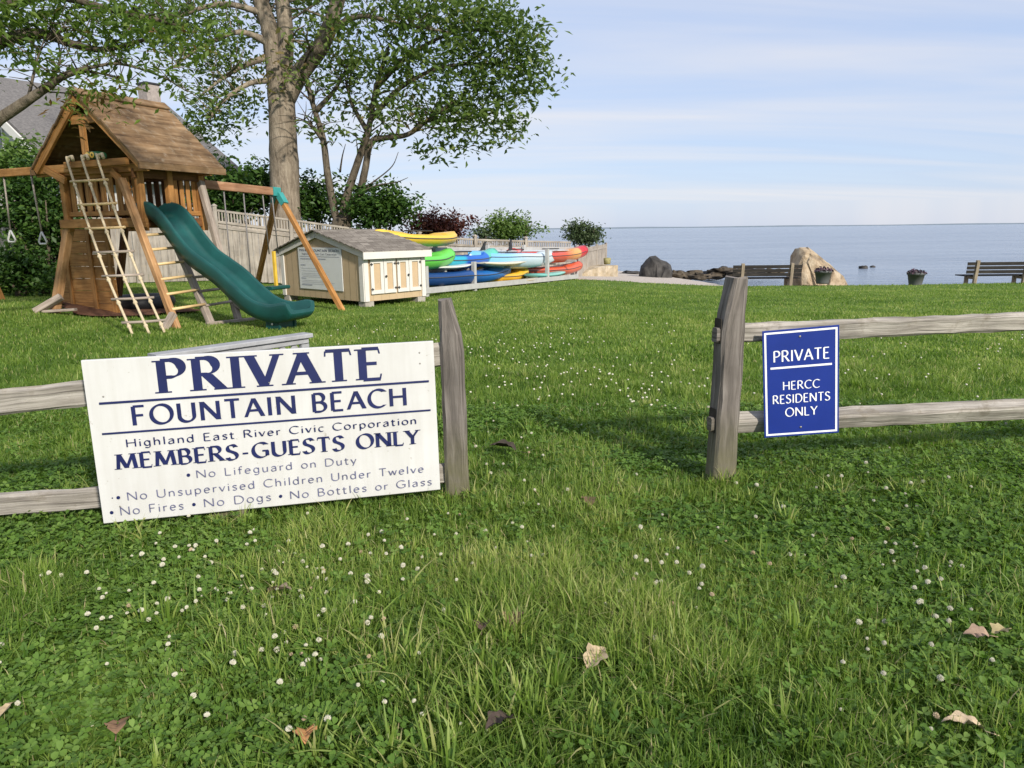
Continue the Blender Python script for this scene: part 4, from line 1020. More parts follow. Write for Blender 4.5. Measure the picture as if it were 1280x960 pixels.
#@@FENCE
# ================================================================== PICKET-TOPPED PRIVACY FENCE
fa = A(240, 300, 20.0); fb_ = A(718, 300, 27.0)
FT = [(-0.75, 2.62), (0.0, 2.02), (.1, 1.87), (.248, 1.60), (.40, 1.32), (.586, 1.07), (.8, .94), (1.0, .845)]
def ftop(t_):
    for (a, za), (b, zb_) in zip(FT, FT[1:]):
        if t_ <= b: return za + (zb_ - za) * (t_ - a) / (b - a)
    return FT[-1][1]
FW = MAT['fence_wood']
F0 = Vector((fa.x, fa.y, 0)); FD = Vector((fb_.x - fa.x, fb_.y - fa.y, 0)); FLn = FD.length; FE = FD.normalized(); FNn = Vector((-FE.y, FE.x, 0))
fence = thing('privacy_fence', gpt(F0.x, F0.y), 'long greyed board fence with picket topping behind the shed and kayaks', 'fence')
step = 2.05; s = -9.6
while s < FLn - .3:
    s2 = min(s + step, FLn); p = F0 + FE * s; q = F0 + FE * s2; za, zb_ = ftop(s / FLn), ftop(s2 / FLn)
    ga, gb_ = float(ground_z(p.x, p.y)), float(ground_z(q.x, q.y))
    mb = MB(); mb.beam((p.x, p.y, ga - .1), (p.x, p.y, za + .07), .11, .11, FNn, .01); mb.lathe((p.x, p.y, za + .07), [(.09, 0), (.09, .02), (.02, .07)], 4, False); mb.build('post', FW, fence)
    u = FE * .06; pk_h = .34 if za > 1.2 else .24
    mb = MB(); dz = lambda z0, z1, k: z0 + (z1 - z0) * k
    L = (q - p).length; n = 11
    A1 = lambda k, h, top: Vector((p.x + (q.x - p.x) * k, p.y + (q.y - p.y) * k, (za + (zb_ - za) * k - h) if top else ga + (gb_ - ga) * k + h))
    for h, hh in ((.03, .06), (pk_h, .07), (pk_h + .13, .09)): mb.beam(A1(.03, h, 1), A1(.97, h, 1), .05, hh, (0, 0, 1), .004)
    for k in range(n):
        kk = .03 + .94 * (k + .5) / n; a_, b_ = A1(kk, .03, 0), A1(kk, pk_h + .02, 1)
        mb.beam(a_ + FNn * .012, b_ + FNn * .012, L * .94 / n - .006, .018, FNn, .002)
    for k in range(24):
        kk = .03 + .94 * (k + .5) / 24; mb.beam(A1(kk, pk_h - .03, 1), A1(kk, .05, 1), .042, .02, FNn, .002)
    mb.build('fence_panel', FW, fence)
    s = s2
# lower solid return by the sea
end = A(757, 320, 31.5); p = F0 + FE * FLn; q = Vector((end.x, end.y, 0))
ret = thing('board_fence', gpt(p.x, p.y), 'short plain board fence above the stone sea wall', 'fence')
rz0, rz1 = A(718, 312, p.y).z, A(757, 305, q.y).z; rd = (q - p).normalized(); rn = Vector((-rd.y, rd.x, 0)); L = (q - p).length; n = 9
mb = MB()
for k in range(n):
    f = (k + .5) / n; c = p + (q - p) * f; mb.beam((c.x, c.y, float(ground_z(c.x, c.y)) - .3), (c.x, c.y, rz0 + (rz1 - rz0) * f), L / n - .012, .02, rn, .003)
mb.beam((p.x, p.y, rz0 - .15), (q.x, q.y, rz1 - .15), .06, .07, (0, 0, 1), .004)
mb.build('board_panel', FW, ret)
for f in (0.35, .68, 1.0):
    c = p + (q - p) * f; mb = MB(); mb.beam((c.x, c.y, -.9), (c.x, c.y, rz0 + (rz1 - rz0) * f + .06), .10, .10, rn, .01); mb.build('post', FW, ret)

# sea wall of mortared stone
m, t, b = new_mat('mortared_stone'); tcn = t.nodes.new('ShaderNodeTexCoord')
vo = t.nodes.new('ShaderNodeTexVoronoi'); vo.inputs['Scale'].default_value = 4.5; t.links.new(tcn.outputs['Object'], vo.inputs['Vector'])
c = ramp(t, noise(t, tcn.outputs['Object'], 3.0, 4, .7), [(.3, (.33, .255, .15)), (.55, (.48, .40, .29)), (.75, (.58, .52, .43))])
bw_ = t.nodes.new('ShaderNodeRGBToBW'); t.links.new(vo.outputs['Color'], bw_.inputs[0]); t.links.new(mixc(t, .6, c, ramp(t, bw_.outputs[0], [(.1, (.5,) * 3), (.9, (1, 1, 1))]), 'MULTIPLY'), b.inputs['Base Color']); b.inputs['Roughness'].default_value = .95
bump(t, b, vo.outputs['Distance'], .6, .04); MAT['stone'] = m
w0 = A(716, 345, 27.6); w1 = A(773, 334, 29.5); mb = MB()
sw0 = Vector((w0.x, w0.y, -.7)); sw1 = Vector((w1.x, w1.y, -.7))
nrm = Vector((-(sw1 - sw0).y, (sw1 - sw0).x, 0)).normalized()
n = 14; b0 = []
rnd = random.Random(3)
for k in range(n + 1):
    f = k / n; c = sw0.lerp(sw1, f); zt = A(716, 347, 27.6).z * (1 - f) + A(773, 330.5, 29.5).z * f if f < .8 else A(773, 331, 29.5).z - .02
    zt = (A(716, 346, 27.6).z * (1 - min(1, f / .6)) + A(760, 332.5, 29.2).z * min(1, f / .6)) + rnd.uniform(-.02, .02)
    b0.append((c + nrm * rnd.uniform(-.03, .03), zt))
for (c, z), (d, z2) in zip(b0, b0[1:]):
    A_, B_ = c - Vector((0, 0, .6)), d - Vector((0, 0, .6)); C_, D_ = Vector((d.x, d.y, z2)), Vector((c.x, c.y, z))
    mb.poly([A_, B_, C_, D_]); mb.poly([D_, C_, C_ + nrm * 1.2, D_ + nrm * 1.2])
c, z = b0[-1]; mb.poly([c - Vector((0, 0, .6)), c + nrm * 1.2 - Vector((0, 0, .6)), Vector((c.x, c.y, z)) + nrm * 1.2, Vector((c.x, c.y, z))])
tag(mb.build('sea_wall', MAT['stone'], None, sw0), 'low mortared stone sea wall at the end of the board fence', 'sea wall')
bx = A(759, 326, 29.3); mb = MB(); mb.lathe((bx.x, bx.y, bx.z - .14), [(.13, 0), (.15, .24), (.10, .26)], 12); tag(mb.build('bollard', plain('mossy_stone', (.25, .23, .10), .9, .3, 10), None, bx - Vector((0, 0, .14))), 'stubby mossy stone block on the sea wall', 'stone block')

#@@RACK
# ================================================================== KAYAK RACK AND BOATS
ra = G(533, 371); rb = G(721, 349.5); RE = Vector((rb.x - ra.x, rb.y - ra.y, 0)).normalized(); RN = Vector((-RE.y, RE.x, 0)); RL = (Vector((rb.x, rb.y, 0)) - Vector((ra.x, ra.y, 0))).length
print('RACK', ra, rb, RL)
def onR(px, py, off):
    """point seen at (px,py) on the upright plane off metres behind the rack front"""
    d = ray(px, py); o = EYE - (Vector((ra.x, ra.y, 0)) + RN * off); k = -o.dot(RN) / d.dot(RN); return EYE + d * k
GP = plain('weathered_white_paint', (.38, .375, .365), .7, .12, 6, .3)
rack = thing('kayak_rack', gpt(ra.x, ra.y), 'long weathered white timber rack holding kayaks and paddle boards', 'kayak rack')
for (px, y0, y1) in ((593, 366, 327), (684, 352, 311), (533, 372, 318)):
    a = onR(px, y0, 0); g = float(ground_z(a.x, a.y)); z1 = onR(px, y1, 0).z; mb = MB(); mb.beam((a.x, a.y, g - .1), (a.x, a.y, z1), .10, .10, RN, .006); mb.build('post', GP, rack)
for (px, y1) in ((655, 306), (721, 306), (610, 306), (545, 296)):
    a = onR(px, 340, .85); g = float(ground_z(a.x, a.y)); mb = MB(); mb.beam((a.x, a.y, g - .1), (a.x, a.y, onR(px, y1, .85).z), .09, .09, RN, .006); mb.build('post', GP, rack)
a = onR(530, 363, -.06); b_ = onR(722, 345.5, -.06); mb = MB(); mb.beam(a - RE * .5, b_, .04, .13, (0, 0, 1), .004); mb.build('rail', GP, rack)
a = onR(545, 310, .95); b_ = onR(722, 310.5, .95); mb = MB(); mb.beam(a - RE * 1.5, b_, .04, .10, (0, 0, 1), .004); mb.build('rail', GP, rack)
a = onR(545, 334, .90); b_ = onR(722, 322, .90); mb = MB(); mb.beam(a - RE * .5, b_, .04, .09, (0, 0, 1), .004); mb.build('rail', GP, rack)
for px, ys in ((593, (337, 357)), (684, (330, 346)), (640, (334, 353)), (722, (326,)), (560, (338, 360))):
    for y in ys:
        a = onR(px, y, 0.0); mb = MB(); mb.beam(a + RN * .05, a + RN * .9, .06, .07, (0, 0, 1), .004); mb.build('arm', GP, rack)
MAT['seam'] = plain('dark_seam', (.06, .06, .065), .6, .2)
def banded(name, stops, rough=.35):
    """moulded plastic whose colour changes along the boat's length"""
    m, t, b = new_mat(name); u = t.nodes.new('ShaderNodeTexCoord'); s_ = t.nodes.new('ShaderNodeSeparateXYZ'); t.links.new(u.outputs['UV'], s_.inputs[0])
    nz_ = noise(t, u.outputs['Object'], 2.5, 3, .6); ad_ = t.nodes.new('ShaderNodeMath'); ad_.operation = 'MULTIPLY_ADD'; ad_.inputs[1].default_value = .07; 
    t.links.new(nz_, ad_.inputs[0]); t.links.new(s_.outputs[0], ad_.inputs[2])
    t.links.new(ramp(t, ad_.outputs[0], stops), b.inputs['Base Color']); b.inputs['Roughness'].default_value = rough; return m
def boat(name, cat, label, p0, p1, w, h, mat, kind='kayak', fin=None, tilt=0.0, blunt=.5):
    """hull from p0 to p1 (bottom line), w wide, h deep"""
    p0, p1 = Vector(p0), Vector(p1); ax = (p1 - p0); L = ax.length; ax.normalize(); sd_ = Vector((-ax.y, ax.x, 0)).normalized(); upz = sd_.cross(ax) * -1
    if upz.z < 0: upz = -upz
    q = Matrix.Rotation(tilt, 3, ax); sd_ = q @ sd_; upz = q @ upz
    c0 = (p0 + p1) / 2
    root = thing(name, c0, label, cat, 'kayaks and boards stored on the rack')
    mb = MB(); n = 26; k = 14
    for i in range(n + 1):
        f = i / n; e = abs(2 * f - 1); tw_ = max(.62 if blunt < .37 else .04, (1 - e ** (2.6 - 1.3 * blunt)) ** (.25 + blunt * .75))
        rk = (.20 + .3 * blunt if kind == 'kayak' else .6) * h * e ** 3; hh = h * ((.85 - .6 * blunt) + (.15 + .6 * blunt) * tw_ ** .6) if kind == 'kayak' else h * max(.3, (1 - e ** 6))
        c = p0 + ax * (L * f) + upz * rk
        for j in range(k):
            a = 2 * math.pi * j / k; x = math.cos(a); z = math.sin(a)
            X_ = abs(x) ** .62 * (1 if x >= 0 else -1) * w / 2 * tw_
            Z_ = (abs(z) ** .9 * .62 if z > 0 else -abs(z) ** 1.5) * hh / 2
            if kind == 'kayak' and z > .9: Z_ += .10 * hh * (1 - tw_) + .05 * hh
            if kind == 'kayak' and z > .8 and .25 < f < .75 and abs(x) < .6: Z_ -= .38 * h * math.sin((f - .25) / .5 * math.pi) ** .5
            mb.v.append(c + sd_ * X_ + upz * (hh / 2 + Z_))
    for i in range(n):
        for j in range(k):
            j2 = (j + 1) % k; mb.face([i * k + j, i * k + j2, (i + 1) * k + j2, (i + 1) * k + j], [(i / n, j / k), (i / n, (j + 1) / k), ((i + 1) / n, (j + 1) / k), ((i + 1) / n, j / k)], True)
    mb.face(list(reversed(range(k))), [(0, 0)] * k); mb.face([n * k + j for j in range(k)], [(1, 0)] * k)
    mb.build('hull', mat, root)
    if kind == 'kayak':
        for sg in (1, -1):
            mb = MB(); pl_ = []
            for i in range(1, n):
                f = i / n; e = abs(2 * f - 1); tw_ = max(.62 if blunt < .37 else .04, (1 - e ** (2.6 - 1.3 * blunt)) ** (.25 + blunt * .75))
                hh = h * ((.85 - .6 * blunt) + (.15 + .6 * blunt) * tw_ ** .6); pl_.append(p0 + ax * (L * f) + upz * ((.20 + .3 * blunt) * h * e ** 3 + hh / 2) + sd_ * (sg * (w / 2 * tw_ + .003)))
            mb.tube(pl_, .011, 5); mb.build('gunwale_seam', MAT['seam'], root)
        mb = MB(); rim = []
        for i in range(24):
            a = 2 * math.pi * i / 24; rim.append(c0 + ax * (math.cos(a) * .42) + sd_ * (math.sin(a) * w * .3) + upz * (h * .97))
        mb.tube(rim + [rim[0]], .014, 6); mb.build('cockpit_rim', MAT['black'], root)
    if fin:
        f, sgn, sz = fin; c = p0 + ax * (L * f) + upz * (h if sgn > 0 else 0)
        mb = MB(); o_ = [c + ax * .10, c - ax * .10, c - ax * .02 * 0 + ax * .06 + upz * sz * .6 * sgn, c + ax * .17 + upz * sz * sgn, c + ax * .23 + upz * sz * .95 * sgn]
        o_ = [c - ax * .11, c + ax * .11, c + ax * .21 + upz * sz * sgn, c + ax * .13 + upz * sz * sgn]
        mb.prism([p - sd_ * .008 for p in o_], sd_ * .016); mb.build('fin', MAT['black'], root)
    return root
R_, Gn, Bl, Ye = (.62, .035, .02), (.10, .52, .05), (.015, .12, .46), (.80, .46, .02)
def RP(px, py, off): return onR(px, py, off)
boat('kayak', 'kayak', 'yellow sit-on-top kayak on the uppermost arms above the shed roof', RP(470, 309, .55), RP(569, 308.5, .55), .80, .37, banded('yellow_kayak', [(0, (.72, .47, .06)), (1, (.74, .45, .05))]), blunt=.40)
boat('paddle_board', 'paddle board', 'long pale grey board lying flat along the topmost back rail', RP(566, 317, .72), RP(718, 315, .72), .62, .09, banded('pale_board', [(0, (.40, .43, .46)), (.6, (.50, .53, .55)), (1, (.5, .53, .55))]), 'board', blunt=.55)
boat('kayak', 'kayak', 'lime green kayak whose blunt end sits beside the shed corner', RP(480, 340, .20), RP(561, 335.5, .20), .62, .42, banded('green_kayak', [(0, (.10, .45, .06)), (1, (.13, .54, .09))]), blunt=.3)
boat('kayak', 'kayak', 'teal and blue kayak with seafoam tip and black fin', RP(530, 339, .42), RP(615, 332.5, .42), .66, .42, banded('teal_kayak', [(0, (.03, .40, .42)), (.45, (.02, .33, .48)), (.5, (.012, .10, .46)), (.84, (.012, .12, .48)), (.86, (.09, .44, .36)), (1, (.10, .46, .36))]), fin=(.84, 1, .22), blunt=.34)
boat('paddle_board', 'paddle board', 'white surfboard tip just under the teal and blue kayak', RP(545, 338, .10), RP(588, 333.5, .10), .5, .09, banded('white_board', [(0, (.62, .62, .6)), (1, (.62, .62, .6))]), 'board', blunt=.6)
boat('kayak', 'kayak', 'pale blue and white kayak with upright black skeg', RP(590, 338, .30), RP(695, 333.5, .30), .62, .52, banded('pale_blue_kayak', [(0, (.10, .34, .58)), (.35, (.22, .46, .66)), (.55, (.46, .58, .68)), (1, (.55, .62, .65))]), fin=(.45, 1, .30), tilt=-.25, blunt=.62)
boat('paddle_board', 'paddle board', 'cream foam board with a squared tail below the pale kayak', RP(600, 333.5, .02), RP(653, 331.5, .02), .45, .13, banded('cream_board', [(0, (.62, .57, .45)), (1, (.62, .57, .46))]), 'board', blunt=.2)
boat('kayak', 'kayak', 'red and orange kayak with yellow patch and bright red end', RP(640, 333, .62), RP(728, 325.5, .62), .70, .46, banded('red_kayak', [(0, (.55, .05, .04)), (.45, (.56, .06, .04)), (.62, (.60, .09, .03)), (.78, (.64, .28, .06)), (.90, (.66, .34, .08)), (.925, (.56, .02, .02)), (1, (.52, .015, .02))]), blunt=.36)
boat('canoe', 'kayak', 'big navy to bright blue kayak on the lowest arms', RP(480, 364, .30), RP(638, 352, .30), .74, .50, banded('blue_kayak', [(0, (.010, .035, .11)), (.55, (.012, .06, .22)), (.72, (.014, .13, .42)), (1, (.03, .19, .50))]), blunt=.95)
boat('kayak', 'kayak', 'yellow kayak end showing behind the big blue one', RP(600, 357, .55), RP(654, 353, .55), .6, .42, banded('yellow_low_kayak', [(0, (.65, .34, .03)), (1, (.72, .42, .03))]), blunt=.32)
boat('kayak', 'kayak', 'plain orange-red kayak on the lower arms', RP(640, 349, .75), RP(722, 342.5, .75), .62, .40, banded('orange_kayak', [(0, (.36, .05, .03)), (.5, (.58, .09, .035)), (1, (.62, .11, .04))]), blunt=.35)
boat('paddle_board', 'paddle board', 'aqua paddle board under the orange-red kayak', RP(655, 349.5, .20), RP(706, 345, .20), .5, .18, banded('aqua_board', [(0, (.03, .10, .08)), (.3, (.16, .42, .38)), (1, (.26, .50, .44))]), 'board', blunt=.5)
boat('paddle_board', 'paddle board', 'tan wooden board resting on the white bottom rail', RP(640, 354, .10), RP(672, 350, .10), .40, .09, banded('tan_board', [(0, (.42, .33, .2)), (1, (.46, .38, .26))]), 'board', blunt=.5)
boat('kayak', 'kayak', 'yellow and dark green kayak deep inside the rack', RP(580, 347, .85), RP(650, 342, .85), .5, .34, banded('yellow_green_kayak', [(0, (.05, .12, .03)), (.4, (.45, .32, .05)), (1, (.55, .34, .04))]), blunt=.4)

#@@BEACH
# ================================================================== BENCHES, POTS, ROCKS
BW_ = wood('dark_bench_slat', (.010, .009, .008), (.024, .021, .018), (.045, .04, .034), (2, 20), .8, .25); BP_ = wood('bench_post', (.16, .13, .09), (.27, .22, .16), (.36, .30, .22), (2, 20), .8, .2)
def bench(base, rz, label, L=1.9):
    o = thing('bench', base, label, 'bench', 'slatted benches facing the sea')
    c, s_ = math.cos(rz), math.sin(rz); B = Vector(base)
    def Q(x, y, z): return B + Vector((c * x - s_ * y, s_ * x + c * y, z))
    for x in (-L / 2 + .32, L / 2 - .32):
        mb = MB(); mb.beam(Q(x, 0, -.2), Q(x, -.12, .93), .10, .10, Q(0, 1, 0) - Q(0, 0, 0), .008); mb.build('back_post', BP_, o)
        mb = MB(); mb.beam(Q(x, .42, -.2), Q(x, .42, .38), .10, .10, Q(0, 1, 0) - Q(0, 0, 0), .008); mb.beam(Q(x, -.02, .36), Q(x, .48, .36), .05, .09, (0, 0, 1), .006); mb.build('leg', BP_, o)
    bs_ = MB()
    for z in (.56, .69, .82): bs_.beam(Q(-L / 2, -.045 - .12 * z * .7 + .0, z), Q(L / 2, -.045 - .12 * z * .7, z), .03, .105, (0, 0, 1), .006)
    bs_.build('backrest', BW_, o)
    ss = MB()
    for y in (.06, .2, .34, .47): ss.beam(Q(-L / 2, y, .43), Q(L / 2, y, .43), .12, .035, (0, 0, 1), .006)
    ss.build('seat', BW_, o)
    return o
b1 = A(957, 352, 24.2); bench((b1.x, b1.y, A(957, 329.0, 24.2).z - .93), -.04, 'dark slatted bench beside the tan boulder', 2.25)
b2 = A(1247, 355, 23.6); bench((b2.x, b2.y, A(1247, 325.0, 23.6).z - .93), -.03, 'dark slatted bench at the edge of the photo beyond the second flower pot', 2.2)
def flower_pot(p, r, h, label):
    o = thing('flower_pot', p, label, 'flower pot', 'grey pots of flowers on the lawn edge')
    mb = MB(); mb.lathe(p, [(r * .72, -.05), (r * .72, 0), (r * .93, h * .8), (r, h * .8), (r * 1.02, h), (r * .9, h), (r * .88, h * .9), (.01, h * .9)], 24); mb.build('pot', plain('grey_pot', (.085, .09, .09), .7, .12, 6), o)
    v = []; f = []; rn = random.Random(int(p[0] * 100)); mbb = MB(); ml_ = MB()
    for k in range(170):
        a = rn.uniform(0, 6.28); q = r * 1.12 * math.sqrt(rn.random()); z = h * .92 + (.14 - .10 * (q / r) ** 2) * rn.uniform(.3, 1.2); c = Vector(p) + Vector((q * math.cos(a), q * math.sin(a), z))
        d = Vector((rn.uniform(-1, 1), rn.uniform(-1, 1), rn.uniform(-.2, 1))).normalized(); e = d.orthogonal().normalized(); g = d.cross(e); L_ = .035
        (mbb if k % 5 < 3 else ml_).poly([c - e * L_, c - g * L_ * .8, c + e * L_, c + g * L_ * .8])
    ml_.build('leaves', plain('dull_purple_leaf', (.06, .05, .05), .7, .3), o); mbb.build('blossoms', plain('mauve_petals', (.10, .05, .08), .7, .4, 30), o)
p = A(1028, 352, 22.9); flower_pot((p.x, p.y, A(1028, 352.5, 22.9).z), .26, .36, 'grey flower pot standing in front of the tan boulder')
p = A(1144, 355, 22.9); flower_pot((p.x, p.y, A(1144, 355.5, 22.9).z), .26, .37, 'grey flower pot standing alone on the lawn edge')
RK = plain('dark_sea_rock', (.022, .021, .021), .8, .4, 3, .3, bumps=1.0, second=(.075, .07, .065)); RKB = plain('brown_sea_rock', (.045, .036, .026), .9, .4, 4, .2, bumps=1.0, second=(.13, .105, .075))
m, t, b = new_mat('tan_granite'); tcn = t.nodes.new('ShaderNodeTexCoord')
c = ramp(t, noise(t, tcn.outputs['Object'], 2.6, 7, .68, .8), [(.3, (.15, .10, .06)), (.48, (.38, .29, .19)), (.68, (.52, .43, .31))])
t.links.new(c, b.inputs['Base Color']); b.inputs['Roughness'].default_value = .95; vo = t.nodes.new('ShaderNodeTexVoronoi'); vo.feature = 'DISTANCE_TO_EDGE'; vo.inputs['Scale'].default_value = 1.5; t.links.new(mapping(t, tcn.outputs['Object'], (1, 1, .7), (.3, .5, .2)), vo.inputs['Vector'])
bump(t, b, mixc(t, .55, noise(t, tcn.outputs['Object'], 4, 9, .75), ramp(t, vo.outputs['Distance'], [(0, (0, 0, 0)), (.12, (1, 1, 1))])), 1.0, .22); TG = m
def sculpt_rock(name, label, outline, depth, mat, Yc, seed, group=None, subd=2, jit=.06):
    """boulder from its surveyed skyline: rings shrink fore and aft so that it has real depth"""
    pts = [A(x, y, Yc) for x, y in outline]; base = Vector((sum(p.x for p in pts) / len(pts), Yc, min(p.z for p in pts)))
    top = []; n = len(pts); mb = MB(); layers = 9; rn = random.Random(seed)
    for l in range(layers + 1):
        f = -1 + 2 * l / layers; k = (1 - abs(f) ** 2.6) ** .45 if abs(f) < 1 else .12
        k = max(k, .15)
        for p in pts:
            dx_ = (p.x - base.x) * (.35 + .65 * k); zz = base.z + (p.z - base.z) * k
            mb.v.append(Vector((base.x + dx_ + rn.uniform(-jit, jit), Yc + f * depth / 2 + rn.uniform(-jit, jit), zz + rn.uniform(-jit, jit) * .8)))
    for l in range(layers):
        for i in range(n - 1): mb.face([l * n + i, l * n + i + 1, (l + 1) * n + i + 1, (l + 1) * n + i], [(0, 0)] * 4, False)
    mb.face(list(range(n))[::-1], [(0, 0)] * n); mb.face([layers * n + i for i in range(n)], [(0, 0)] * n)
    o = mb.build(name, mat, None, base); return tag(o, label, 'rock', group)
sculpt_rock('boulder', 'large pale tan boulder beside the dark slatted bench', [(986, 362), (988, 348), (990, 330), (993, 317), (999, 310), (1007, 310), (1015, 316), (1024, 322), (1034, 329), (1043, 338), (1050, 345), (1058, 356), (1060, 362)], 1.6, TG, 25.2, 5)
sculpt_rock('boulder', 'dark grey rounded boulder on the pebble beach', [(799, 350), (800, 341), (802, 333), (808, 326), (813, 321), (819, 320.5), (826, 325), (832, 327), (837, 332), (839, 340), (839, 350)], 1.3, RK, 32.0, 8, jit=.05)
mb_specs = [(790, 343, 12, 5, RK, 36), (846, 344, 9, 6, RKB, 33), (860, 345, 13, 6, RKB, 33.4), (876, 346, 12, 5, RKB, 32.4), (890, 344, 12, 5, RK, 34), (903, 341, 16, 8, RKB, 33.5), (918, 342, 10, 6, RKB, 33), (886, 341, 8, 3, RK, 37), (904, 336, 5, 3, RK, 36), (850, 341, 7, 4, RK, 34.5), (868, 341, 9, 4, RKB, 35), (940, 340, 16, 5, RK, 34), (966, 340, 12, 4, RKB, 34)]
where = ['low dark rock touching the foot of the dark boulder', 'brown rock next to the dark boulder on the beach', 'wide brown rock on the pebbles in the rock row', 'flat brown rock on the pebbles below the row', 'dark rock in the middle of the beach rock row', 'tallest brown rock block near the bench', 'brown rock just touching the bench end', 'thin dark rock at the waterline behind the row', 'small dark knob on top of the tallest brown rock', 'small dark rock behind the brown one by the dark boulder', 'brown rock at the waterline behind the wide one', 'dark flat rock seen under the bench back', 'small brown rock seen under the bench near the tan boulder']
for (px, py, rw, rh, mt, Yc), lb in zip(mb_specs, where):
    c = A(px, py, Yc); k = Yc / FPX; mb = MB(); mb.blob(c, rw * k * 1.15, rw * k * .8, rh * k * .82, 13, 8, .34, int(px), True); tag(mb.build('rock', mt, None, c), lb, 'rock', 'rocks along the beach')
for (px, py, rw, rh, lb) in ((1079, 335.5, 5, 1.8, 'dark rock breaking the water beyond the tan boulder, larger of the two'), (1091, 334, 3, 1.1, 'dark rock breaking the water beyond the tan boulder, smaller of the two')):
    d = ray(px, py); k_ = (WZ - EYE.z) / d.z; c = EYE + d * k_; k = c.y / FPX; mb = MB(); mb.blob(c + Vector((0, 0, .02)), rw * k, rw * k, rh * k * 1.5, 12, 8, .2, px); tag(mb.build('rock', RK, None, c), lb, 'rock', 'rocks in the water')

#@@HOUSE
# ================================================================== HOUSE BEHIND THE PLAYGROUND
h1 = A(-40, 97, 27.2); h2 = A(196, 125, 33.4); rdg = Vector((h2.x - h1.x, h2.y - h1.y, 0)); HL = rdg.length; rdg.normalize(); hp = Vector((rdg.y, -rdg.x, 0))
HZ = (h1.z + h2.z) / 2; EW, EZ = 5.5, 3.3
house = thing('house', gpt(h2.x, h2.y), 'grey shingled house with white gable trim behind the playground', 'house')
def HP(a, b_, z): return Vector((h1.x, h1.y, 0)) + rdg * a + hp * b_ + Vector((0, 0, z))
HR = plain('grey_asphalt_shingle', (.13, .125, .125), .95, .2, 12, .1, bumps=.4, second=(.19, .18, .175)); HS = wood('pale_grey_clapboard', (.34, .34, .33), (.44, .44, .43), (.5, .5, .49), (.3, 9), .8, .08)
mb = MB()
for sg in (1, -1):
    nr = (HP(0, sg, 0) - HP(0, 0, 0)) * .4 + Vector((0, 0, 1)); sl = HP(0, sg * EW, EZ) - HP(0, 0, HZ); nr = sl.normalized().cross(rdg); nr = nr if nr.z > 0 else -nr
    c0, c1 = HP(-.3, sg * EW / 2, (EZ + HZ) / 2), HP(HL + .3, sg * EW / 2, (EZ + HZ) / 2); mb.beam(c0, c1, sl.length, .16, nr, .02)
rf = mb.build('roof', HR, house)
mb = MB(); EB = EW - .5; zq = EZ + .5 / EW * (HZ - EZ) - .15
mb.poly([HP(0, EB, -1), HP(0, -EB, -1), HP(0, -EB, zq), HP(0, 0, HZ - .15), HP(0, EB, zq)]); mb.poly([HP(HL, -EB, -1), HP(HL, EB, -1), HP(HL, EB, zq), HP(HL, 0, HZ - .15), HP(HL, -EB, zq)])
mb.poly([HP(0, EB, -1), HP(HL, EB, -1), HP(HL, EB, zq), HP(0, EB, zq)]); mb.poly([HP(HL, -EB, -1), HP(0, -EB, -1), HP(0, -EB, zq), HP(HL, -EB, zq)])
mb.build('wall', HS, house)
mb = MB()
for a in (-.36, HL + .36):
    for sg in (1, -1): mb.beam(HP(a, sg * EW, EZ - .16), HP(a, 0, HZ - .16), .06, .30, (0, 0, 1), .01)
mb.build('rake_trim', MAT['white'], house)
mb = MB(); mb.beam(HP(-.3, EW, EZ - .14), HP(HL + .3, EW, EZ - .14), .05, .22, (0, 0, 1), .01); mb.build('eave_trim', MAT['white'], house)
cx = A(186, 112, 33.0); mb = MB(); mb.box((cx.x, cx.y, HZ - .1), (.62, .62, 1.5), math.atan2(rdg.y, rdg.x), .01); ch_ = mb.build('chimney', plain('pale_brick', (.30, .26, .235), .9, .2, 9), rf); mb = MB(); mb.box((cx.x, cx.y, HZ + .69), (.7, .7, .08), math.atan2(rdg.y, rdg.x), .01); mb.build('chimney_cap', MAT['black'], rf)
for (b_, z0, z1) in ((1.4, 3.6, 5.0), (3.6, 2.2, 3.6), (1.4, .8, 2.2)):
    mb = MB(); mb.beam(HP(-.03, b_ - .5, (z0 + z1) / 2), HP(-.03, b_ + .5, (z0 + z1) / 2), .06, z1 - z0, (0, 0, 1), .01); wn = mb.build('window', MAT['white'], house)
    mb = MB(); mb.beam(HP(-.075, b_ - .4, (z0 + z1) / 2), HP(-.075, b_ + .4, (z0 + z1) / 2), .02, z1 - z0 - .2, (0, 0, 1), .005); mb.build('pane', plain('dark_glass', (.04, .05, .06), .1), wn)

#@@TREES
# ================================================================== TREES AND SHRUBS
LEAF_TREE = leafmat('ash_leaves', [(0, (.05, .085, .022)), (.5, (.11, .175, .04)), (.85, (.19, .25, .065)), (1, (.22, .17, .07))], .48)
LEAF_NEAR = leafmat('overhanging_leaves', [(0, (.05, .085, .018)), (.5, (.11, .18, .035)), (.9, (.19, .26, .05)), (1, (.15, .09, .035))], .48)
LEAF_HEDGE = leafmat('hedge_leaves', [(0, (.02, .05, .012)), (.5, (.045, .10, .018)), (1, (.10, .17, .03))], .3)
LEAF_RED = leafmat('barberry_leaves', [(0, (.05, .018, .016)), (.6, (.11, .035, .028)), (1, (.16, .07, .04))], .3)
LEAF_LIGHT = leafmat('light_shrub_leaves', [(0, (.05, .09, .02)), (.5, (.11, .19, .04)), (1, (.20, .28, .08))], .4)
LEAF_OLIVE = leafmat('olive_shrub_leaves', [(0, (.035, .06, .025)), (.5, (.075, .11, .045)), (1, (.12, .16, .08))], .3)
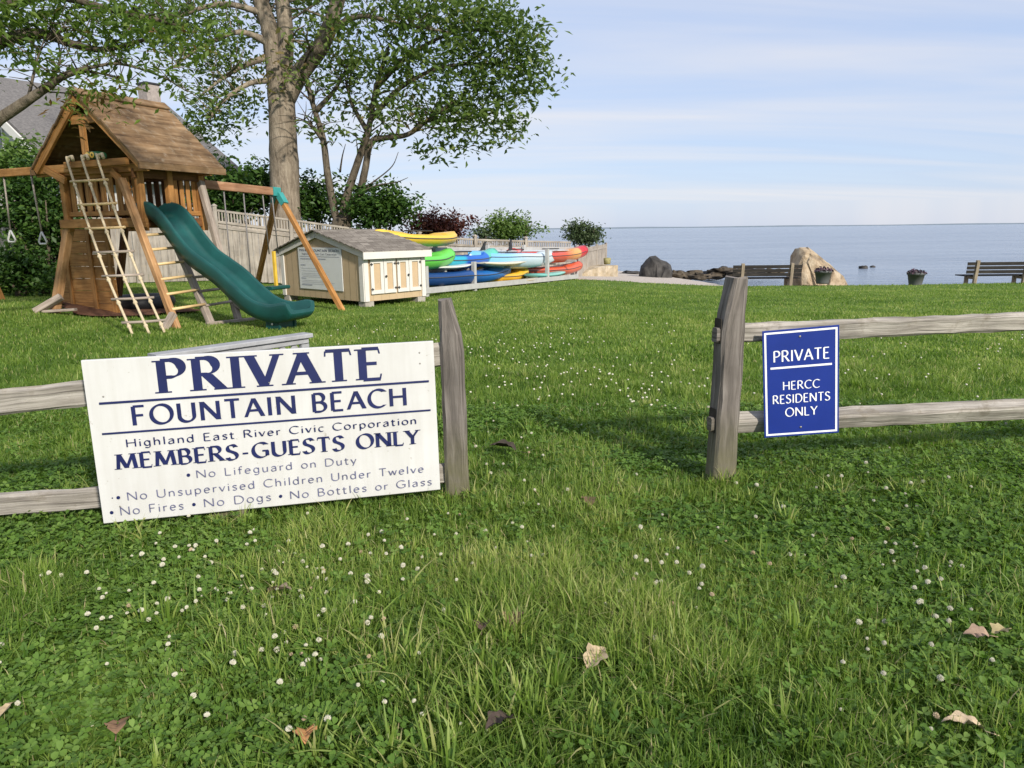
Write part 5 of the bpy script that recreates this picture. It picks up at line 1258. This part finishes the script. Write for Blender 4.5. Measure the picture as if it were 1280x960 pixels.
def leaf_cloud(name, mat, parent, blobs, L, wr=.45, droop=.3, seed=0, origin=None, clump=14, up=.5):
    """leaves in sprigs spread through several lumps; blobs: centre, radii, count"""
    rg = np.random.default_rng(seed); C = []; Tt = []
    for (c, rr, n, tb) in blobs:
        c = np.array(c); rr = np.array(rr) if not np.isscalar(rr) else np.array([rr] * 3)
        m_ = max(1, n // clump)
        d = rg.normal(size=(m_, 3)); d /= np.linalg.norm(d, axis=1)[:, None]; q = rg.random(m_) ** .42
        cc = c + d * q[:, None] * rr; tt = tb + rg.normal(size=m_) * .16
        cl = np.repeat(cc, clump, 0) + rg.normal(size=(m_ * clump, 3)) * np.array([1, 1, .6]) * L * 1.25
        C.append(cl); Tt.append(np.repeat(tt, clump) + rg.normal(size=m_ * clump) * .12)
    C = np.concatenate(C); Tt = np.concatenate(Tt); n = len(C)
    nrm = rg.normal(size=(n, 3)); nrm[:, 2] = np.abs(nrm[:, 2]) + up; nrm /= np.linalg.norm(nrm, axis=1)[:, None]
    ax = rg.normal(size=(n, 3)); ax[:, 2] -= droop; ax -= nrm * (ax * nrm).sum(1)[:, None]; ax /= np.linalg.norm(ax, axis=1)[:, None]
    sd_ = np.cross(nrm, ax); ln = L * rg.uniform(.5, 1.4, n)[:, None]
    a = C - ax * ln * .5; e = C + ax * ln * .5; bL = C - ax * ln * .05 + sd_ * ln * wr * .5 + nrm * ln * .10; bR = C - ax * ln * .05 - sd_ * ln * wr * .5 + nrm * ln * .10
    V_ = np.stack([a, bL, e, bR], 1).reshape(-1, 3); i0 = np.arange(n) * 4
    tr = np.concatenate([np.stack([i0, i0 + 1, i0 + 2], 1), np.stack([i0, i0 + 2, i0 + 3], 1)])
    o = np_mesh(name, V_ - (np.array(parent.location) if parent is not None else 0), np.zeros((0, 4), int), tr, mat, np.repeat(Tt, 4), origin)
    if parent is not None: o.parent = parent
    return o
def limb(mb, pts, r0_, r1_, n=9, jit=.04):
    path = catmull(pts, 5); m_ = len(path); mb.tube(path, [r0_ + (r1_ - r0_) * (i / (m_ - 1)) ** .8 for i in range(m_)], n, True, True, jit)
    return path
def twigs(mb, path, n, L, r, rn, up=.2):
    for _ in range(n):
        i = rn.randrange(len(path) // 3, len(path)); p = path[i]; d = Vector((rn.uniform(-1, 1), rn.uniform(-1, 1), rn.uniform(-.4, .8) + up)).normalized()
        q = p + d * L * rn.uniform(.4, 1); k = p.lerp(q, .5) + Vector((rn.uniform(-.1, .1), rn.uniform(-.1, .1), rn.uniform(0, .2))) * L * .4
        mb.tube([p, k, q], [r, r * .7, r * .3], 5)
PXT = lambda x, y, Y: A(x, y, Y)
# tall tree with the thick pale trunk
TY = 23.0; b0 = G(362, 300) if False else gpt(*A(358, 300, TY).xy)
tall = thing('tree', b0, 'tall tree with a thick pale trunk rising behind the board fence', 'tree')
mb = MB(); rn = random.Random(2)
limb(mb, [b0 - Vector((0, 0, .3)), b0 + Vector((0, 0, .15)), PXT(357, 270, TY), PXT(355, 200, TY), PXT(353, 150, TY), PXT(350, 105, TY), PXT(347, 85, TY)], .54, .35, 14, .03)
f = limb(mb, [PXT(351, 118, TY), PXT(345, 90, TY), PXT(338, 40, TY), PXT(326, 0, TY), PXT(315, -70, TY)], .33, .20, 10); twigs(mb, f, 10, 2, .04, rn)
f = limb(mb, [PXT(353, 120, TY), PXT(355, 85, TY), PXT(357, 40, TY), PXT(352, -20, TY), PXT(362, -90, TY)], .30, .18, 10); twigs(mb, f, 10, 2, .04, rn)
f = limb(mb, [PXT(356, 125, TY), PXT(375, 92, TY), PXT(400, 60, TY - .3), PXT(415, 25, TY - .5), PXT(428, -25, TY - .6), PXT(440, -90, TY - .6)], .30, .17, 10); twigs(mb, f, 10, 2, .04, rn)
for q in (((345, 60), (300, 40), (250, 60), (215, 85)), ((340, 20), (280, 5), (220, 20), (170, 30)), ((348, 100), (310, 105), (275, 130), (262, 150)), ((335, 70), (290, 90), (250, 120)), ((408, 40), (450, 20), (500, 30), (560, 40))):
    f = limb(mb, [PXT(x, y, TY - .4 * i) for i, (x, y) in enumerate(q)], .11, .03, 6); twigs(mb, f, 14, 1.3, .02, rn)
mb.build('trunk', MAT['bark'], tall)
k = TY / FPX
def bl(x, y, rx, ry, n, Y, tb=.5, dep=1.0): return (A(x, y, Y), (rx * Y / FPX, max(rx, ry) * Y / FPX * dep, ry * Y / FPX), n, tb)
leaf_cloud('crown', LEAF_TREE, tall, [bl(250, 40, 60, 50, 1100, 22.5, .5), bl(285, 90, 40, 46, 560, 23.0, .5), bl(265, 130, 40, 35, 400, 22.3, .45), bl(280, 165, 40, 22, 260, 22.8, .35), bl(240, 155, 20, 16, 130, 22, .4),
    bl(330, 20, 60, 40, 600, 24.6, .5), bl(385, 25, 50, 40, 700, 24.6, .45), bl(372, 85, 16, 22, 90, 22.2, .8), bl(345, 95, 12, 26, 70, 22.2, .85), bl(300, 130, 22, 36, 240, 23.2, .4), bl(200, 20, 60, 40, 900, 22.5, .5),
    bl(330, -60, 150, 60, 1600, 23, .5), bl(450, -50, 110, 50, 1200, 23, .5), bl(180, -60, 110, 60, 1200, 23, .5)], .20, .42, .5, 21, clump=10)
# many-stemmed tree with the wide crown
b0 = gpt(*A(428, 300, 22.6).xy); TY = 22.6
multi = thing('tree', b0, 'multi-stemmed tree with wide crown leaning toward the sea', 'tree')
mb = MB()
limb(mb, [b0 - Vector((0, 0, .3)), PXT(427, 290, TY), PXT(427, 272, TY)], .38, .27, 12)
f1_ = limb(mb, [PXT(424, 285, TY), PXT(416, 255, TY), PXT(409, 215, TY), PXT(404, 175, TY), PXT(394, 140, TY), PXT(386, 112, TY), PXT(380, 80, TY)], .135, .06); twigs(mb, f1_, 12, 1.2, .03, rn)
f2_ = limb(mb, [PXT(428, 285, TY), PXT(432, 252, TY), PXT(443, 215, TY), PXT(455, 180, TY), PXT(463, 150, TY), PXT(470, 110, TY), PXT(485, 60, TY)], .155, .06); twigs(mb, f2_, 12, 1.2, .03, rn)
f3_ = limb(mb, [PXT(430, 283, TY), PXT(448, 245, TY), PXT(456, 215, TY), PXT(464, 178, TY), PXT(485, 172, TY), PXT(510, 168, TY - .2), PXT(535, 150, TY - .3), PXT(570, 125, TY - .4)], .14, .05); twigs(mb, f3_, 16, 1.2, .03, rn)
for q in (((463, 150), (500, 110), (550, 85), (610, 80), (660, 90)), ((470, 110), (510, 70), (570, 40), (630, 40)), ((535, 150), (575, 150), (620, 140)), ((460, 165), (440, 130), (430, 90)), ((394, 140), (420, 110), (440, 70)), ((404, 175), (392, 160), (380, 150))):
    f = limb(mb, [PXT(x, y, TY - .2 * i) for i, (x, y) in enumerate(q)], .09, .025, 6); twigs(mb, f, 16, 1.1, .018, rn)
for q in (((448, 240), (470, 225), (490, 208), (498, 190)), ((445, 243), (470, 232), (495, 228), (510, 222)), ((425, 215), (428, 195), (432, 180))):
    limb(mb, [PXT(x, y, TY - .3 * i) for i, (x, y) in enumerate(q)], .035, .008, 5)
mb.build('trunk', MAT['bark_dark'], multi)
leaf_cloud('crown', LEAF_TREE, multi, [bl(480, 50, 80, 60, 1255, 22.4, .5), bl(560, 60, 70, 60, 1372, 22, .45), bl(625, 70, 50, 55, 892, 21.8, .4), bl(662, 95, 32, 28, 329, 21.6, .4), bl(650, 50, 38, 30, 383, 21.8, .4), bl(610, 25, 45, 25, 480, 22, .45),
    bl(550, 15, 80, 25, 823, 22.2, .5), bl(600, 120, 55, 40, 755, 21.8, .4), bl(640, 150, 30, 25, 246, 21.6, .4), bl(560, 150, 50, 34, 549, 22, .4), bl(545, 190, 26, 15, 102, 21.9, .4), bl(597, 172, 36, 17, 177, 21.8, .38), bl(500, 130, 50, 38, 491, 22.2, .6), bl(440, 110, 48, 48, 315, 22.4, .55),
    bl(405, 140, 30, 40, 133, 22.4, .4), bl(420, 165, 36, 14, 66, 22.3, .35), bl(470, 165, 40, 14, 76, 22.3, .35), bl(430, 60, 60, 50, 600, 22.6, .6), bl(520, -40, 120, 40, 823, 22.4, .5), bl(680, 75, 14, 14, 61, 21.6, .4)], .215, .44, .4, 22, clump=9)
# near tree whose branches hang in over the playground
nb0 = gpt(-9.6, 8.4); near = thing('tree', nb0, 'tree at the picture edge whose branch hangs over the wooden playset roof', 'tree')
mb = MB()
limb(mb, [nb0 - Vector((0, 0, .2)), nb0 + Vector((.1, 0, 1.5)), nb0 + Vector((.3, .1, 2.6)), nb0 + Vector((.2, .2, 4.5)), nb0 + Vector((.4, .2, 6.5))], .30, .16, 12)
Yn = 8.6
f = limb(mb, [nb0 + Vector((.25, .1, 2.2)), A(-90, 205, Yn), A(0, 148, Yn), A(35, 125, Yn), A(60, 108, Yn), A(80, 95, Yn), A(110, 85, Yn)], .09, .030, 8); twigs(mb, f, 10, .8, .010, rn)
for q in (((60, 108), (75, 75), (70, 40)), ((80, 95), (110, 90), (140, 96), (160, 108)), ((110, 85), (150, 80), (200, 95), (235, 115)), ((35, 125), (45, 80), (55, 50))):
    f = limb(mb, [A(x, y, Yn + .05 * i) for i, (x, y) in enumerate(q)], .022, .006, 5); twigs(mb, f, 14, .45, .006, rn)
f = limb(mb, [nb0 + Vector((.35, .15, 3.4)), A(-80, 90, Yn + .3), A(0, 52, Yn + .3), A(50, 42, Yn + .3), A(90, 55, Yn + .3), A(130, 62, Yn + .3), A(180, 50, Yn + .3)], .11, .02, 8); twigs(mb, f, 14, .8, .01, rn)
f = limb(mb, [nb0 + Vector((.35, .15, 3.9)), A(-40, 10, Yn + .5), A(60, -5, Yn + .5), A(150, 15, Yn + .5), A(220, 30, Yn + .5)], .08, .02, 8); twigs(mb, f, 14, .8, .01, rn)
mb.build('trunk', MAT['bark_dark'], near)
leaf_cloud('crown', LEAF_NEAR, near, [bl(40, 20, 60, 26, 480, 8.8, .5), bl(15, 35, 40, 26, 380, 8.9, .45), bl(110, 25, 60, 28, 520, 8.9, .5), bl(180, 40, 55, 30, 460, 8.9, .55), bl(230, 60, 40, 22, 200, 8.8, .6), bl(75, 80, 38, 16, 150, 8.6, .6), bl(110, 112, 36, 9, 110, 8.5, .85), bl(150, 112, 22, 8, 70, 8.5, .85), bl(95, 132, 16, 10, 50, 8.5, .8),
    bl(85, 148, 6, 10, 22, 8.5, .9), bl(20, 60, 40, 14, 120, 8.9, .5), bl(140, 72, 40, 14, 130, 8.8, .55), bl(205, 95, 30, 12, 80, 8.7, .6), bl(60, 100, 14, 10, 40, 8.6, .75), bl(145, 150, 7, 5, 10, 8.5, .9), bl(262, 42, 25, 18, 90, 9, .6), bl(60, -40, 150, 40, 900, 9, .5), bl(-120, 40, 120, 80, 900, 8.8, .5)], .105, .36, .6, 23, clump=8)

def shrub(name, label, mat, px, py, rx, ry, Y, n, L, seed, cat='shrub', stems=7, bm='bark_dark', extra=(), group=None):
    c = A(px, py, Y); g = gpt(c.x, c.y); o = thing(name, g, label, cat, group)
    mb = MB(); rn_ = random.Random(seed)
    for s_ in range(stems):
        d = Vector((rn_.uniform(-.7, .7) * rx * Y / FPX, rn_.uniform(-.4, .4), c.z + rn_.uniform(-.3, .6) * ry * Y / FPX - g.z)); mb.tube([g + Vector((rn_.uniform(-.1, .1), 0, -.05)), g + d * .5 + Vector((rn_.uniform(-.1, .1), 0, 0)), g + d], [.05, .035, .01], 6)
    mb.build('stems', MAT[bm], o)
    bls = []
    for q in range(9):
        a = rn_.uniform(0, 6.28); u = rn_.uniform(.15, .62); bls.append(bl(px + rx * u * math.cos(a), py + ry * u * math.sin(a), rx * rn_.uniform(.32, .5), ry * rn_.uniform(.32, .5), n // 12, Y + rn_.uniform(-.5, .5) * min(1.2, rx * Y / FPX), rn_.uniform(.3, .7)))
    bls.append(bl(px, py, rx * .85, ry * .82, n // 3, Y, .35, .7))
    for e in extra: bls.append(e)
    for q in range(9):
        a = rn_.uniform(-.3, 3.44); u = rn_.uniform(.75, 1.12); bls.append(bl(px + rx * u * math.cos(a), py - ry * u * math.sin(a), rx * .11, ry * rn_.uniform(.12, .26), max(9, n // 70), Y, rn_.uniform(.4, .8)))
    leaf_cloud('foliage', mat, o, bls, L, .55, .2, seed, clump=9); return o
HG = 'dense green shrubs behind the board fence'
shrub('shrub', 'dark green leafy shrub behind the fence above the swing beam', LEAF_HEDGE, 285, 245, 48, 42, 23.5, 3600, .17, 31, group=HG)
shrub('shrub', 'dark green leafy shrub behind the fence touching the pale trunk', LEAF_HEDGE, 318, 240, 34, 34, 24.2, 2600, .17, 32, group=HG)
shrub('shrub', 'dark green leafy shrub between the pale trunk and the many stems', LEAF_HEDGE, 393, 250, 34, 40, 24.0, 2600, .17, 33, group=HG)
shrub('shrub', 'loose green shrub behind the shed roof with a drooping spray', LEAF_HEDGE, 470, 262, 48, 30, 22.8, 3200, .16, 34, extra=[bl(505, 258, 20, 14, 240, 22.6, .4), bl(478, 242, 22, 10, 160, 22.6, .5)])
shrub('shrub', 'dark reddish barberry bush behind the yellow kayak', LEAF_RED, 548, 285, 46, 20, 25.8, 3000, .12, 35, extra=[bl(520, 280, 14, 12, 200, 25.6, .6), bl(565, 276, 18, 10, 200, 25.6, .7), bl(540, 270, 10, 9, 60, 25.6, .6)])
shrub('shrub', 'light green feathery bush rising above the fence pickets', LEAF_LIGHT, 640, 287, 36, 20, 28.5, 3000, .13, 36, extra=[bl(628, 276, 18, 12, 300, 28.4, .6)])
shrub('shrub', 'small pale green bush low beside the feathery bush', LEAF_OLIVE, 604, 294, 14, 9, 28.0, 500, .12, 37)
shrub('shrub', 'round grey-green bush standing above the plain board fence', LEAF_OLIVE, 728, 294, 24, 16, 31.5, 2400, .13, 38, extra=[bl(722, 284, 12, 8, 200, 31.4, .5)])
shrub('shrub', 'tall light green shrub between the house gable and the cedar tower', LEAF_LIGHT, 22, 216, 42, 34, 16.0, 2600, .12, 39)
shrub('shrub', 'dark green shrub behind the hanging trapeze rings', LEAF_HEDGE, 40, 262, 44, 62, 15.2, 4200, .12, 40)
shrub('shrub', 'low bright green shrub at the foot of the dark shrub', LEAF_HEDGE, 22, 340, 46, 36, 14.6, 3600, .10, 41, extra=[bl(60, 352, 18, 14, 300, 14.4, .6)])
shrub('shrub', 'dark green shrub half hidden by the cedar tower leg', LEAF_HEDGE, 78, 300, 26, 66, 15.6, 2600, .12, 42)

#@@GRASS
# ================================================================== GRASS, CLOVER, FLOWERS, FALLEN LEAVES
GRASS = leafmat('grass_blades', [(0, (.030, .080, .010)), (.4, (.120, .206, .032)), (.75, (.250, .342, .072)), (.9, (.40, .43, .14)), (1, (.46, .39, .22))], .48, .45)
CLOV = leafmat('clover_leaves', [(0, (.05, .115, .016)), (.5, (.130, .232, .038)), (1, (.26, .37, .09))], .42, .45)
def clover_amount(x, y):
    c = fnoise(x * 1.25 + 5.1, y * 1.25 + 2.7, 41, 3); return sstep((c - .36) / .30)
def strip(n, y0, y1, rg):
    y = np.sqrt(rg.uniform(y0 ** 2, y1 ** 2, n)); x = rg.uniform(-1, 1, n) * (y * .76 + .25); return x, y
def blades(name, bands, rg):
    Vs, Qs, Ts, Cs = [], [], [], []; base = [0]
    def add(x, y, h, w, yaw, lean, tn, segs):
        n = len(x); z = ground_z(x, y); f = np.linspace(0, 1, segs + 1); D = np.stack([np.cos(yaw), np.sin(yaw)], 1)
        tw = rg.normal(0, .5, n); S = np.stack([np.cos(yaw + 1.57 + tw), np.sin(yaw + 1.57 + tw)], 1); pts = []
        for i, fi in enumerate(f):
            hor = h * lean * (fi ** 1.8) * .8; up_ = h * (fi - .28 * np.minimum(lean, 1.6) * fi ** 2.2); wd = w * (1 - fi ** 2) * .5
            cx_ = x + D[:, 0] * hor; cy_ = y + D[:, 1] * hor; cz = z + up_ - .004
            if i < segs:
                pts.append(np.stack([cx_ - S[:, 0] * wd, cy_ - S[:, 1] * wd, cz], 1)); pts.append(np.stack([cx_ + S[:, 0] * wd, cy_ + S[:, 1] * wd, cz], 1))
            else: pts.append(np.stack([cx_, cy_, cz], 1))
        m_ = 2 * segs + 1; V_ = np.stack(pts, 1).reshape(-1, 3); i0 = base[0] + np.arange(n) * m_
        for s_ in range(segs - 1): Qs.append(np.stack([i0 + 2 * s_, i0 + 2 * s_ + 1, i0 + 2 * s_ + 3, i0 + 2 * s_ + 2], 1))
        Ts.append(np.stack([i0 + 2 * segs - 2, i0 + 2 * segs - 1, i0 + 2 * segs], 1))
        Cs.append((np.repeat(tn, m_).reshape(-1, m_) + np.concatenate([np.repeat(f[:-1], 2), f[-1:]])[None, :] * .16 - .07).ravel()); Vs.append(V_); base[0] += len(V_)
    for (n, y0, y1, h0, h1, w0, segs, cl, ymin) in bands:
        x, y = strip(n, y0, y1, rg)
        dens = 0.55 + .9 * fnoise(x * 2.2, y * 2.2, 12, 3)
        keep = rg.random(n) < np.clip(dens - cl * .62 * clover_amount(x, y), .06, 1)
        d = np.hypot((x - MULCH[0]) / 1.1, (y - MULCH[1]) / .75); keep &= (d > 1) | (rg.random(n) < .12)
        keep &= (y < edge_y(x) - .02)
        x, y = x[keep], y[keep]; n = len(x)
        tall_ = fnoise(x * .9 + 9, y * .9, 21, 3); tuft = sstep((fnoise(x * 2.4, y * 2.4, 33, 2) - .56) / .15)
        h = rg.uniform(h0, h1, n) * (.6 + .8 * tall_) * (1 + .55 * tuft * (y < 6))
        yaw = rg.uniform(0, 2 * math.pi, n); lean = np.clip(rg.normal(.70, .45, n), .05, 1.9)
        w = w0 * rg.uniform(.6, 1.3, n) * (1 + .3 * tuft)
        tn = .20 + .38 * fnoise(x * .35, y * .35, 61, 3) + .42 * (fnoise(x * 1.9, y * 1.9, 71, 2) - .5) + rg.normal(0, .15, n) + .12 * tuft + .10 * sstep((y - 4) / 8)
        tn = np.where(rg.random(n) < .04, rg.uniform(.85, 1.0, n), np.clip(tn, 0, .86))
        add(x, y, h, w, yaw, lean, tn, segs)
    add(*tuft_blades(rg), 4)
    return np_mesh(name, np.concatenate(Vs), np.concatenate(Qs) if Qs else np.zeros((0, 4), int), np.concatenate(Ts), GRASS, np.concatenate(Cs))
rg = np.random.default_rng(101)
def tuft_blades(rg):
    n_t = 170; cy_t = np.sqrt(rg.uniform(1.3 ** 2, 6.5 ** 2, n_t)); cx_t = rg.uniform(-1, 1, n_t) * (cy_t * .74)
    sp = np.array([(0.0, 1.75), (.12, 1.8), (-.1, 1.9), (.05, 2.0), (.25, 2.0), (-.25, 1.75), (.3, 2.25), (.18, 1.62), (-.15, 2.15), (.0, 2.25), (.4, 1.8), (.9, 3.0), (1.2, 3.1), (1.5, 2.9), (1.35, 2.6), (.2, 3.2), (-.1, 3.3), (.45, 3.4), (1.9, 3.3), (2.1, 3.2), (.8, 3.4), (-.3, 3.1), (1.1, 3.45), (.98, 3.45), (-.2, 3.28), (-.33, 3.3), (-1.6, 2.9), (-1.2, 3.0), (-.8, 3.05), (1.0, 3.46), (1.08, 3.46), (1.16, 3.46), (-.34, 3.31), (-.27, 3.3), (-.2, 3.31), (-1.35, 3.02)])
    xa = np.concatenate([rg.normal(.12, .28, 75), rg.normal(-.25, .25, 35), rg.normal(.75, .3, 16)]); ya = np.concatenate([rg.uniform(1.42, 2.35, 75), rg.uniform(1.5, 2.2, 35), rg.uniform(1.5, 2.6, 16)])
    cx_t = np.concatenate([cx_t, sp[:, 0], xa]); cy_t = np.concatenate([cy_t, sp[:, 1], ya])
    k = rg.integers(12, 46, len(cx_t)); big = np.repeat(rg.uniform(.7, 1.25, len(cx_t)), k); lite = np.repeat(rg.normal(.62, .12, len(cx_t)), k)
    r = np.abs(rg.normal(0, .055, k.sum())); a = rg.uniform(0, 6.283, k.sum())
    x = np.repeat(cx_t, k) + r * np.cos(a); y = np.repeat(cy_t, k) + r * np.sin(a)
    h = rg.uniform(.06, .14, len(x)) * big; w = rg.uniform(.004, .0125, len(x)) * np.where(y < 2.6, 1.0, .85); lean = np.clip(.35 + r * 9 + rg.normal(0, .3, len(x)), .1, 1.9)
    return x, y, h, w, a + rg.normal(0, .6, len(x)), lean, np.clip(lite + rg.normal(0, .13, len(x)), .15, .9)
gr_ = blades('grass', [(95000, 1.25, 2.6, .03, .085, .0050, 3, 1, 0), (120000, 2.6, 4.2, .03, .08, .0054, 3, .9, 0), (130000, 4.2, 7.0, .03, .07, .0070, 2, .5, 0), (130000, 7.0, 12, .03, .065, .011, 2, .2, 0), (100000, 12, 19, .03, .06, .017, 1, 0, 0), (60000, 19, 32, .03, .06, .026, 1, 0, 0)], rg)
tag(gr_, 'green lawn grass of uneven height with clover patches', 'grass', kind='stuff')
# clover: three rounded leaflets on a stalk
n = 62000; y = np.sqrt(rg.uniform(1.25 ** 2, 5.2 ** 2, n)); x = rg.uniform(-1, 1, n) * (y * .76 + .2)
keep = rg.random(n) < (.20 + .85 * clover_amount(x, y)) * np.where(y < 4, 1, .5); x, y = x[keep], y[keep]; n = len(x)
hz = rg.uniform(.018, .062, n) * (.7 + .6 * fnoise(x * 2, y * 2, 5)); R0 = rg.uniform(.0075, .0150, n); ya = rg.uniform(0, 6.28, n)
tx, ty_ = rg.normal(0, .28, n), rg.normal(0, .28, n); zc = ground_z(x, y) + hz
Vs, Ts_ = [], []
lob = [(0, 0), (.55, -.52), (1.05, -.62), (1.38, -.28), (1.28, 0), (1.38, .28), (1.05, .62), (.55, .52)]
vs = []
for l in range(3):
    a = ya + l * 2.094 + rg.normal(0, .12, n); ca, sa_ = np.cos(a), np.sin(a); cup = rg.normal(.12, .25, n)
    for (u, v_) in lob:
        px_ = (ca * u - sa_ * v_) * R0; py_ = (sa_ * u + ca * v_) * R0
        vs.append(np.stack([x + px_, y + py_, zc + px_ * tx + py_ * ty_ + R0 * (cup * u + .25 * abs(v_))], 1))
V_ = np.stack(vs, 1).reshape(-1, 3); tris = []
i0 = np.arange(n) * 24
for l in range(3):
    for k_ in range(1, 7): tris.append(np.stack([i0 + l * 8, i0 + l * 8 + k_, i0 + l * 8 + k_ + 1], 1))
cl_ = np_mesh('clover_leaves', V_, np.zeros((0, 4), int), np.concatenate(tris), CLOV, np.repeat(np.clip(.35 + .35 * (fnoise(x, y, 15) - .3) + rg.normal(0, .16, n), 0, 1), 24))
tag(cl_, 'low clover leaves covering patches of the near lawn', 'clover', kind='stuff')

# clover flower heads
PET = plain('clover_petals', (.52, .50, .40), .7, .15, 90, .2); PETB = plain('browned_clover_petals', (.42, .33, .22), .8, .2, 90, .2)
def flower_mesh(name, mat, R, seed):
    rn_ = random.Random(seed); mb = MB()
    for k in range(46):
        a = k * 2.39996; z = 1 - (k + .5) / 46 * 1.45; r_ = math.sqrt(max(0, 1 - z * z)); d = Vector((r_ * math.cos(a), r_ * math.sin(a), z)); e = d.orthogonal().normalized(); g = d.cross(e); c = d * R * rn_.uniform(.55, .7)
        s_ = R * .26; tip = d * R * rn_.uniform(.95, 1.2) + Vector((0, 0, R * .12)); mb.poly([c - e * s_, c - g * s_ * .7, tip]); mb.poly([c + e * s_, tip, c - g * s_ * .7]); mb.poly([c - e * s_, tip, c + g * s_ * .7]); mb.poly([c + e * s_, c + g * s_ * .7, tip])
    mb.blob((0, 0, 0), R * .68, R * .68, R * .62, 8, 6)
    me = mb.build(name, mat); return me
protos = [flower_mesh('clover_flower', PET, .0106, 1), flower_mesh('clover_flower', PET, .009, 2), flower_mesh('clover_flower', PETB, .0095, 3)]
spots = []
clusters = [(318, 765, 120, 45, 40), (385, 735, 60, 25, 22), (200, 735, 110, 35, 18), (360, 850, 130, 60, 30), (560, 700, 90, 25, 20), (150, 790, 120, 60, 16), (830, 780, 70, 40, 14), (900, 700, 90, 40, 14), (1090, 740, 110, 60, 22), (1180, 790, 90, 50, 14), (760, 720, 70, 30, 10), (1020, 640, 130, 40, 12), (650, 640, 120, 40, 14), (420, 920, 130, 30, 10), (1150, 880, 110, 50, 8), (250, 700, 120, 20, 14),
            (730, 480, 110, 22, 60), (680, 440, 80, 25, 30), (820, 500, 60, 25, 18), (1080, 480, 120, 40, 18), (640, 560, 60, 40, 12), (1180, 600, 90, 30, 8)]
rf_ = random.Random(77)
for (cx_, cy__, sx_, sy_, n_) in clusters:
    for _ in range(n_):
        px_, py_ = rf_.gauss(cx_, sx_ * .8), rf_.gauss(cy__, sy_ * .8)
        if not (2 < px_ < 1278 and 400 < py_ < 955): continue
        d = ray(px_, py_); k_ = -EYE.z / d.z; spots.append((d.x * k_, d.y * k_))
spots.sort(key=lambda s_: s_[1]); used = [False] * 3
for i, (x_, y_) in enumerate(spots[:300]):
    kk = rf_.choices((0, 1, 2), (5, 5, 2))[0]
    o = protos[kk] if not used[kk] else protos[kk].copy()
    if used[kk]: col.objects.link(o)
    used[kk] = True
    o.location = (x_, y_, float(ground_z(x_, y_)) + rf_.uniform(.05, .078)); o.rotation_euler = (rf_.gauss(0, .3), rf_.gauss(0, .3), rf_.uniform(0, 6.28)); s_ = rf_.uniform(.5, 1.05); o.scale = (s_,) * 3
    tag(o, 'browned clover flower head among the grass' if kk == 2 else 'white clover flower head standing up out of the grass', 'clover flower', 'browned clover flowers in the lawn' if kk == 2 else 'white clover flowers in the lawn')
mb = MB()
for (x_, y_) in spots[300:] + [(rf_.uniform(-3, 8), rf_.uniform(5, 11)) for _ in range(160)]:
    mb.blob((x_, y_, float(ground_z(x_, y_)) + rf_.uniform(.04, .06)), .010, .010, .008, 7, 5)
tag(mb.build('clover_blossoms', PET), 'many small white clover blossoms scattered across the farther lawn', 'clover flowers', kind='stuff')

def dead_leaf(px_, py_, L, colr, label, seed, lobes=0, dz=.05):
    rn_ = random.Random(seed); p = G(px_, py_) + Vector((0, 0, dz + .012)); mb = MB(); L *= 1.3; a = rn_.uniform(0, 6.28); n_ = 12
    e = Vector((math.cos(a), math.sin(a), rn_.uniform(-.3, .3))).normalized(); g = Vector((-math.sin(a), math.cos(a), rn_.uniform(-.35, .35))).normalized(); h = e.cross(g)
    rows = []
    for i in range(n_ + 1):
        f = i / n_; w_ = L * .33 * math.sin(math.pi * f ** .8) * (1 + .25 * math.sin(f * 14 + lobes)) + .001; c = p + e * (f - .5) * L + h * (.12 * L * math.sin(f * 3.1) + .03 * L * math.sin(f * 9))
        rows.append((c - g * w_ + h * w_ * .5, c, c + g * w_ + h * w_ * rn_.uniform(.2, .7)))
    for r_, q in zip(rows, rows[1:]): mb.poly([r_[0], r_[1], q[1], q[0]], True); mb.poly([r_[1], r_[2], q[2], q[1]], True)
    mb.tube([rows[0][1], rows[0][1] - e * L * .35 - h * .005], .0015, 4)
    tag(mb.build('fallen_leaf', plain('dry_leaf', colr, .8, .25, 60, .2), None, p), label, 'fallen leaf')
for a in ((745, 846, .075, (.40, .31, .20), 'pale tan fallen leaf curled between grass tufts under the gap in the fence', 1), (352, 760, .075, (.22, .17, .12), 'grey brown fallen leaf among white clover flowers below the big sign', 2), (643, 797, .07, (.16, .10, .06), 'brown curled leaf beside a darker shrivelled leaf', 3),
          (605, 805, .06, (.09, .06, .045), 'dark shrivelled leaf next to the brown curled leaf', 4), (624, 932, .07, (.07, .05, .04), 'nearly black fallen leaf at the bottom edge of the lawn', 5), (384, 948, .06, (.40, .20, .08), 'orange brown fallen leaf at the bottom edge of the lawn', 6),
          (150, 936, .06, (.20, .12, .07), 'mid brown fallen leaf in the corner with dense clover', 7), (9, 921, .07, (.36, .28, .17), 'straw coloured fallen leaf at the extreme side of the lawn', 8), (1217, 816, .055, (.30, .21, .15), 'pinkish tan fallen leaf standing on edge in the clover', 9),
          (1246, 813, .055, (.30, .25, .13), 'yellowish twisted fallen leaf lying flat on the clover', 10), (1200, 935, .075, (.45, .35, .23), 'large pale fallen leaf in the clover corner', 11), (628, 574, .13, (.05, .04, .03), 'dark clump of dead leaves near the split-rail post', 12), (735, 643, .07, (.13, .085, .05), 'small brown fallen leaf in the open gateway grass', 13)):
    dead_leaf(*a)
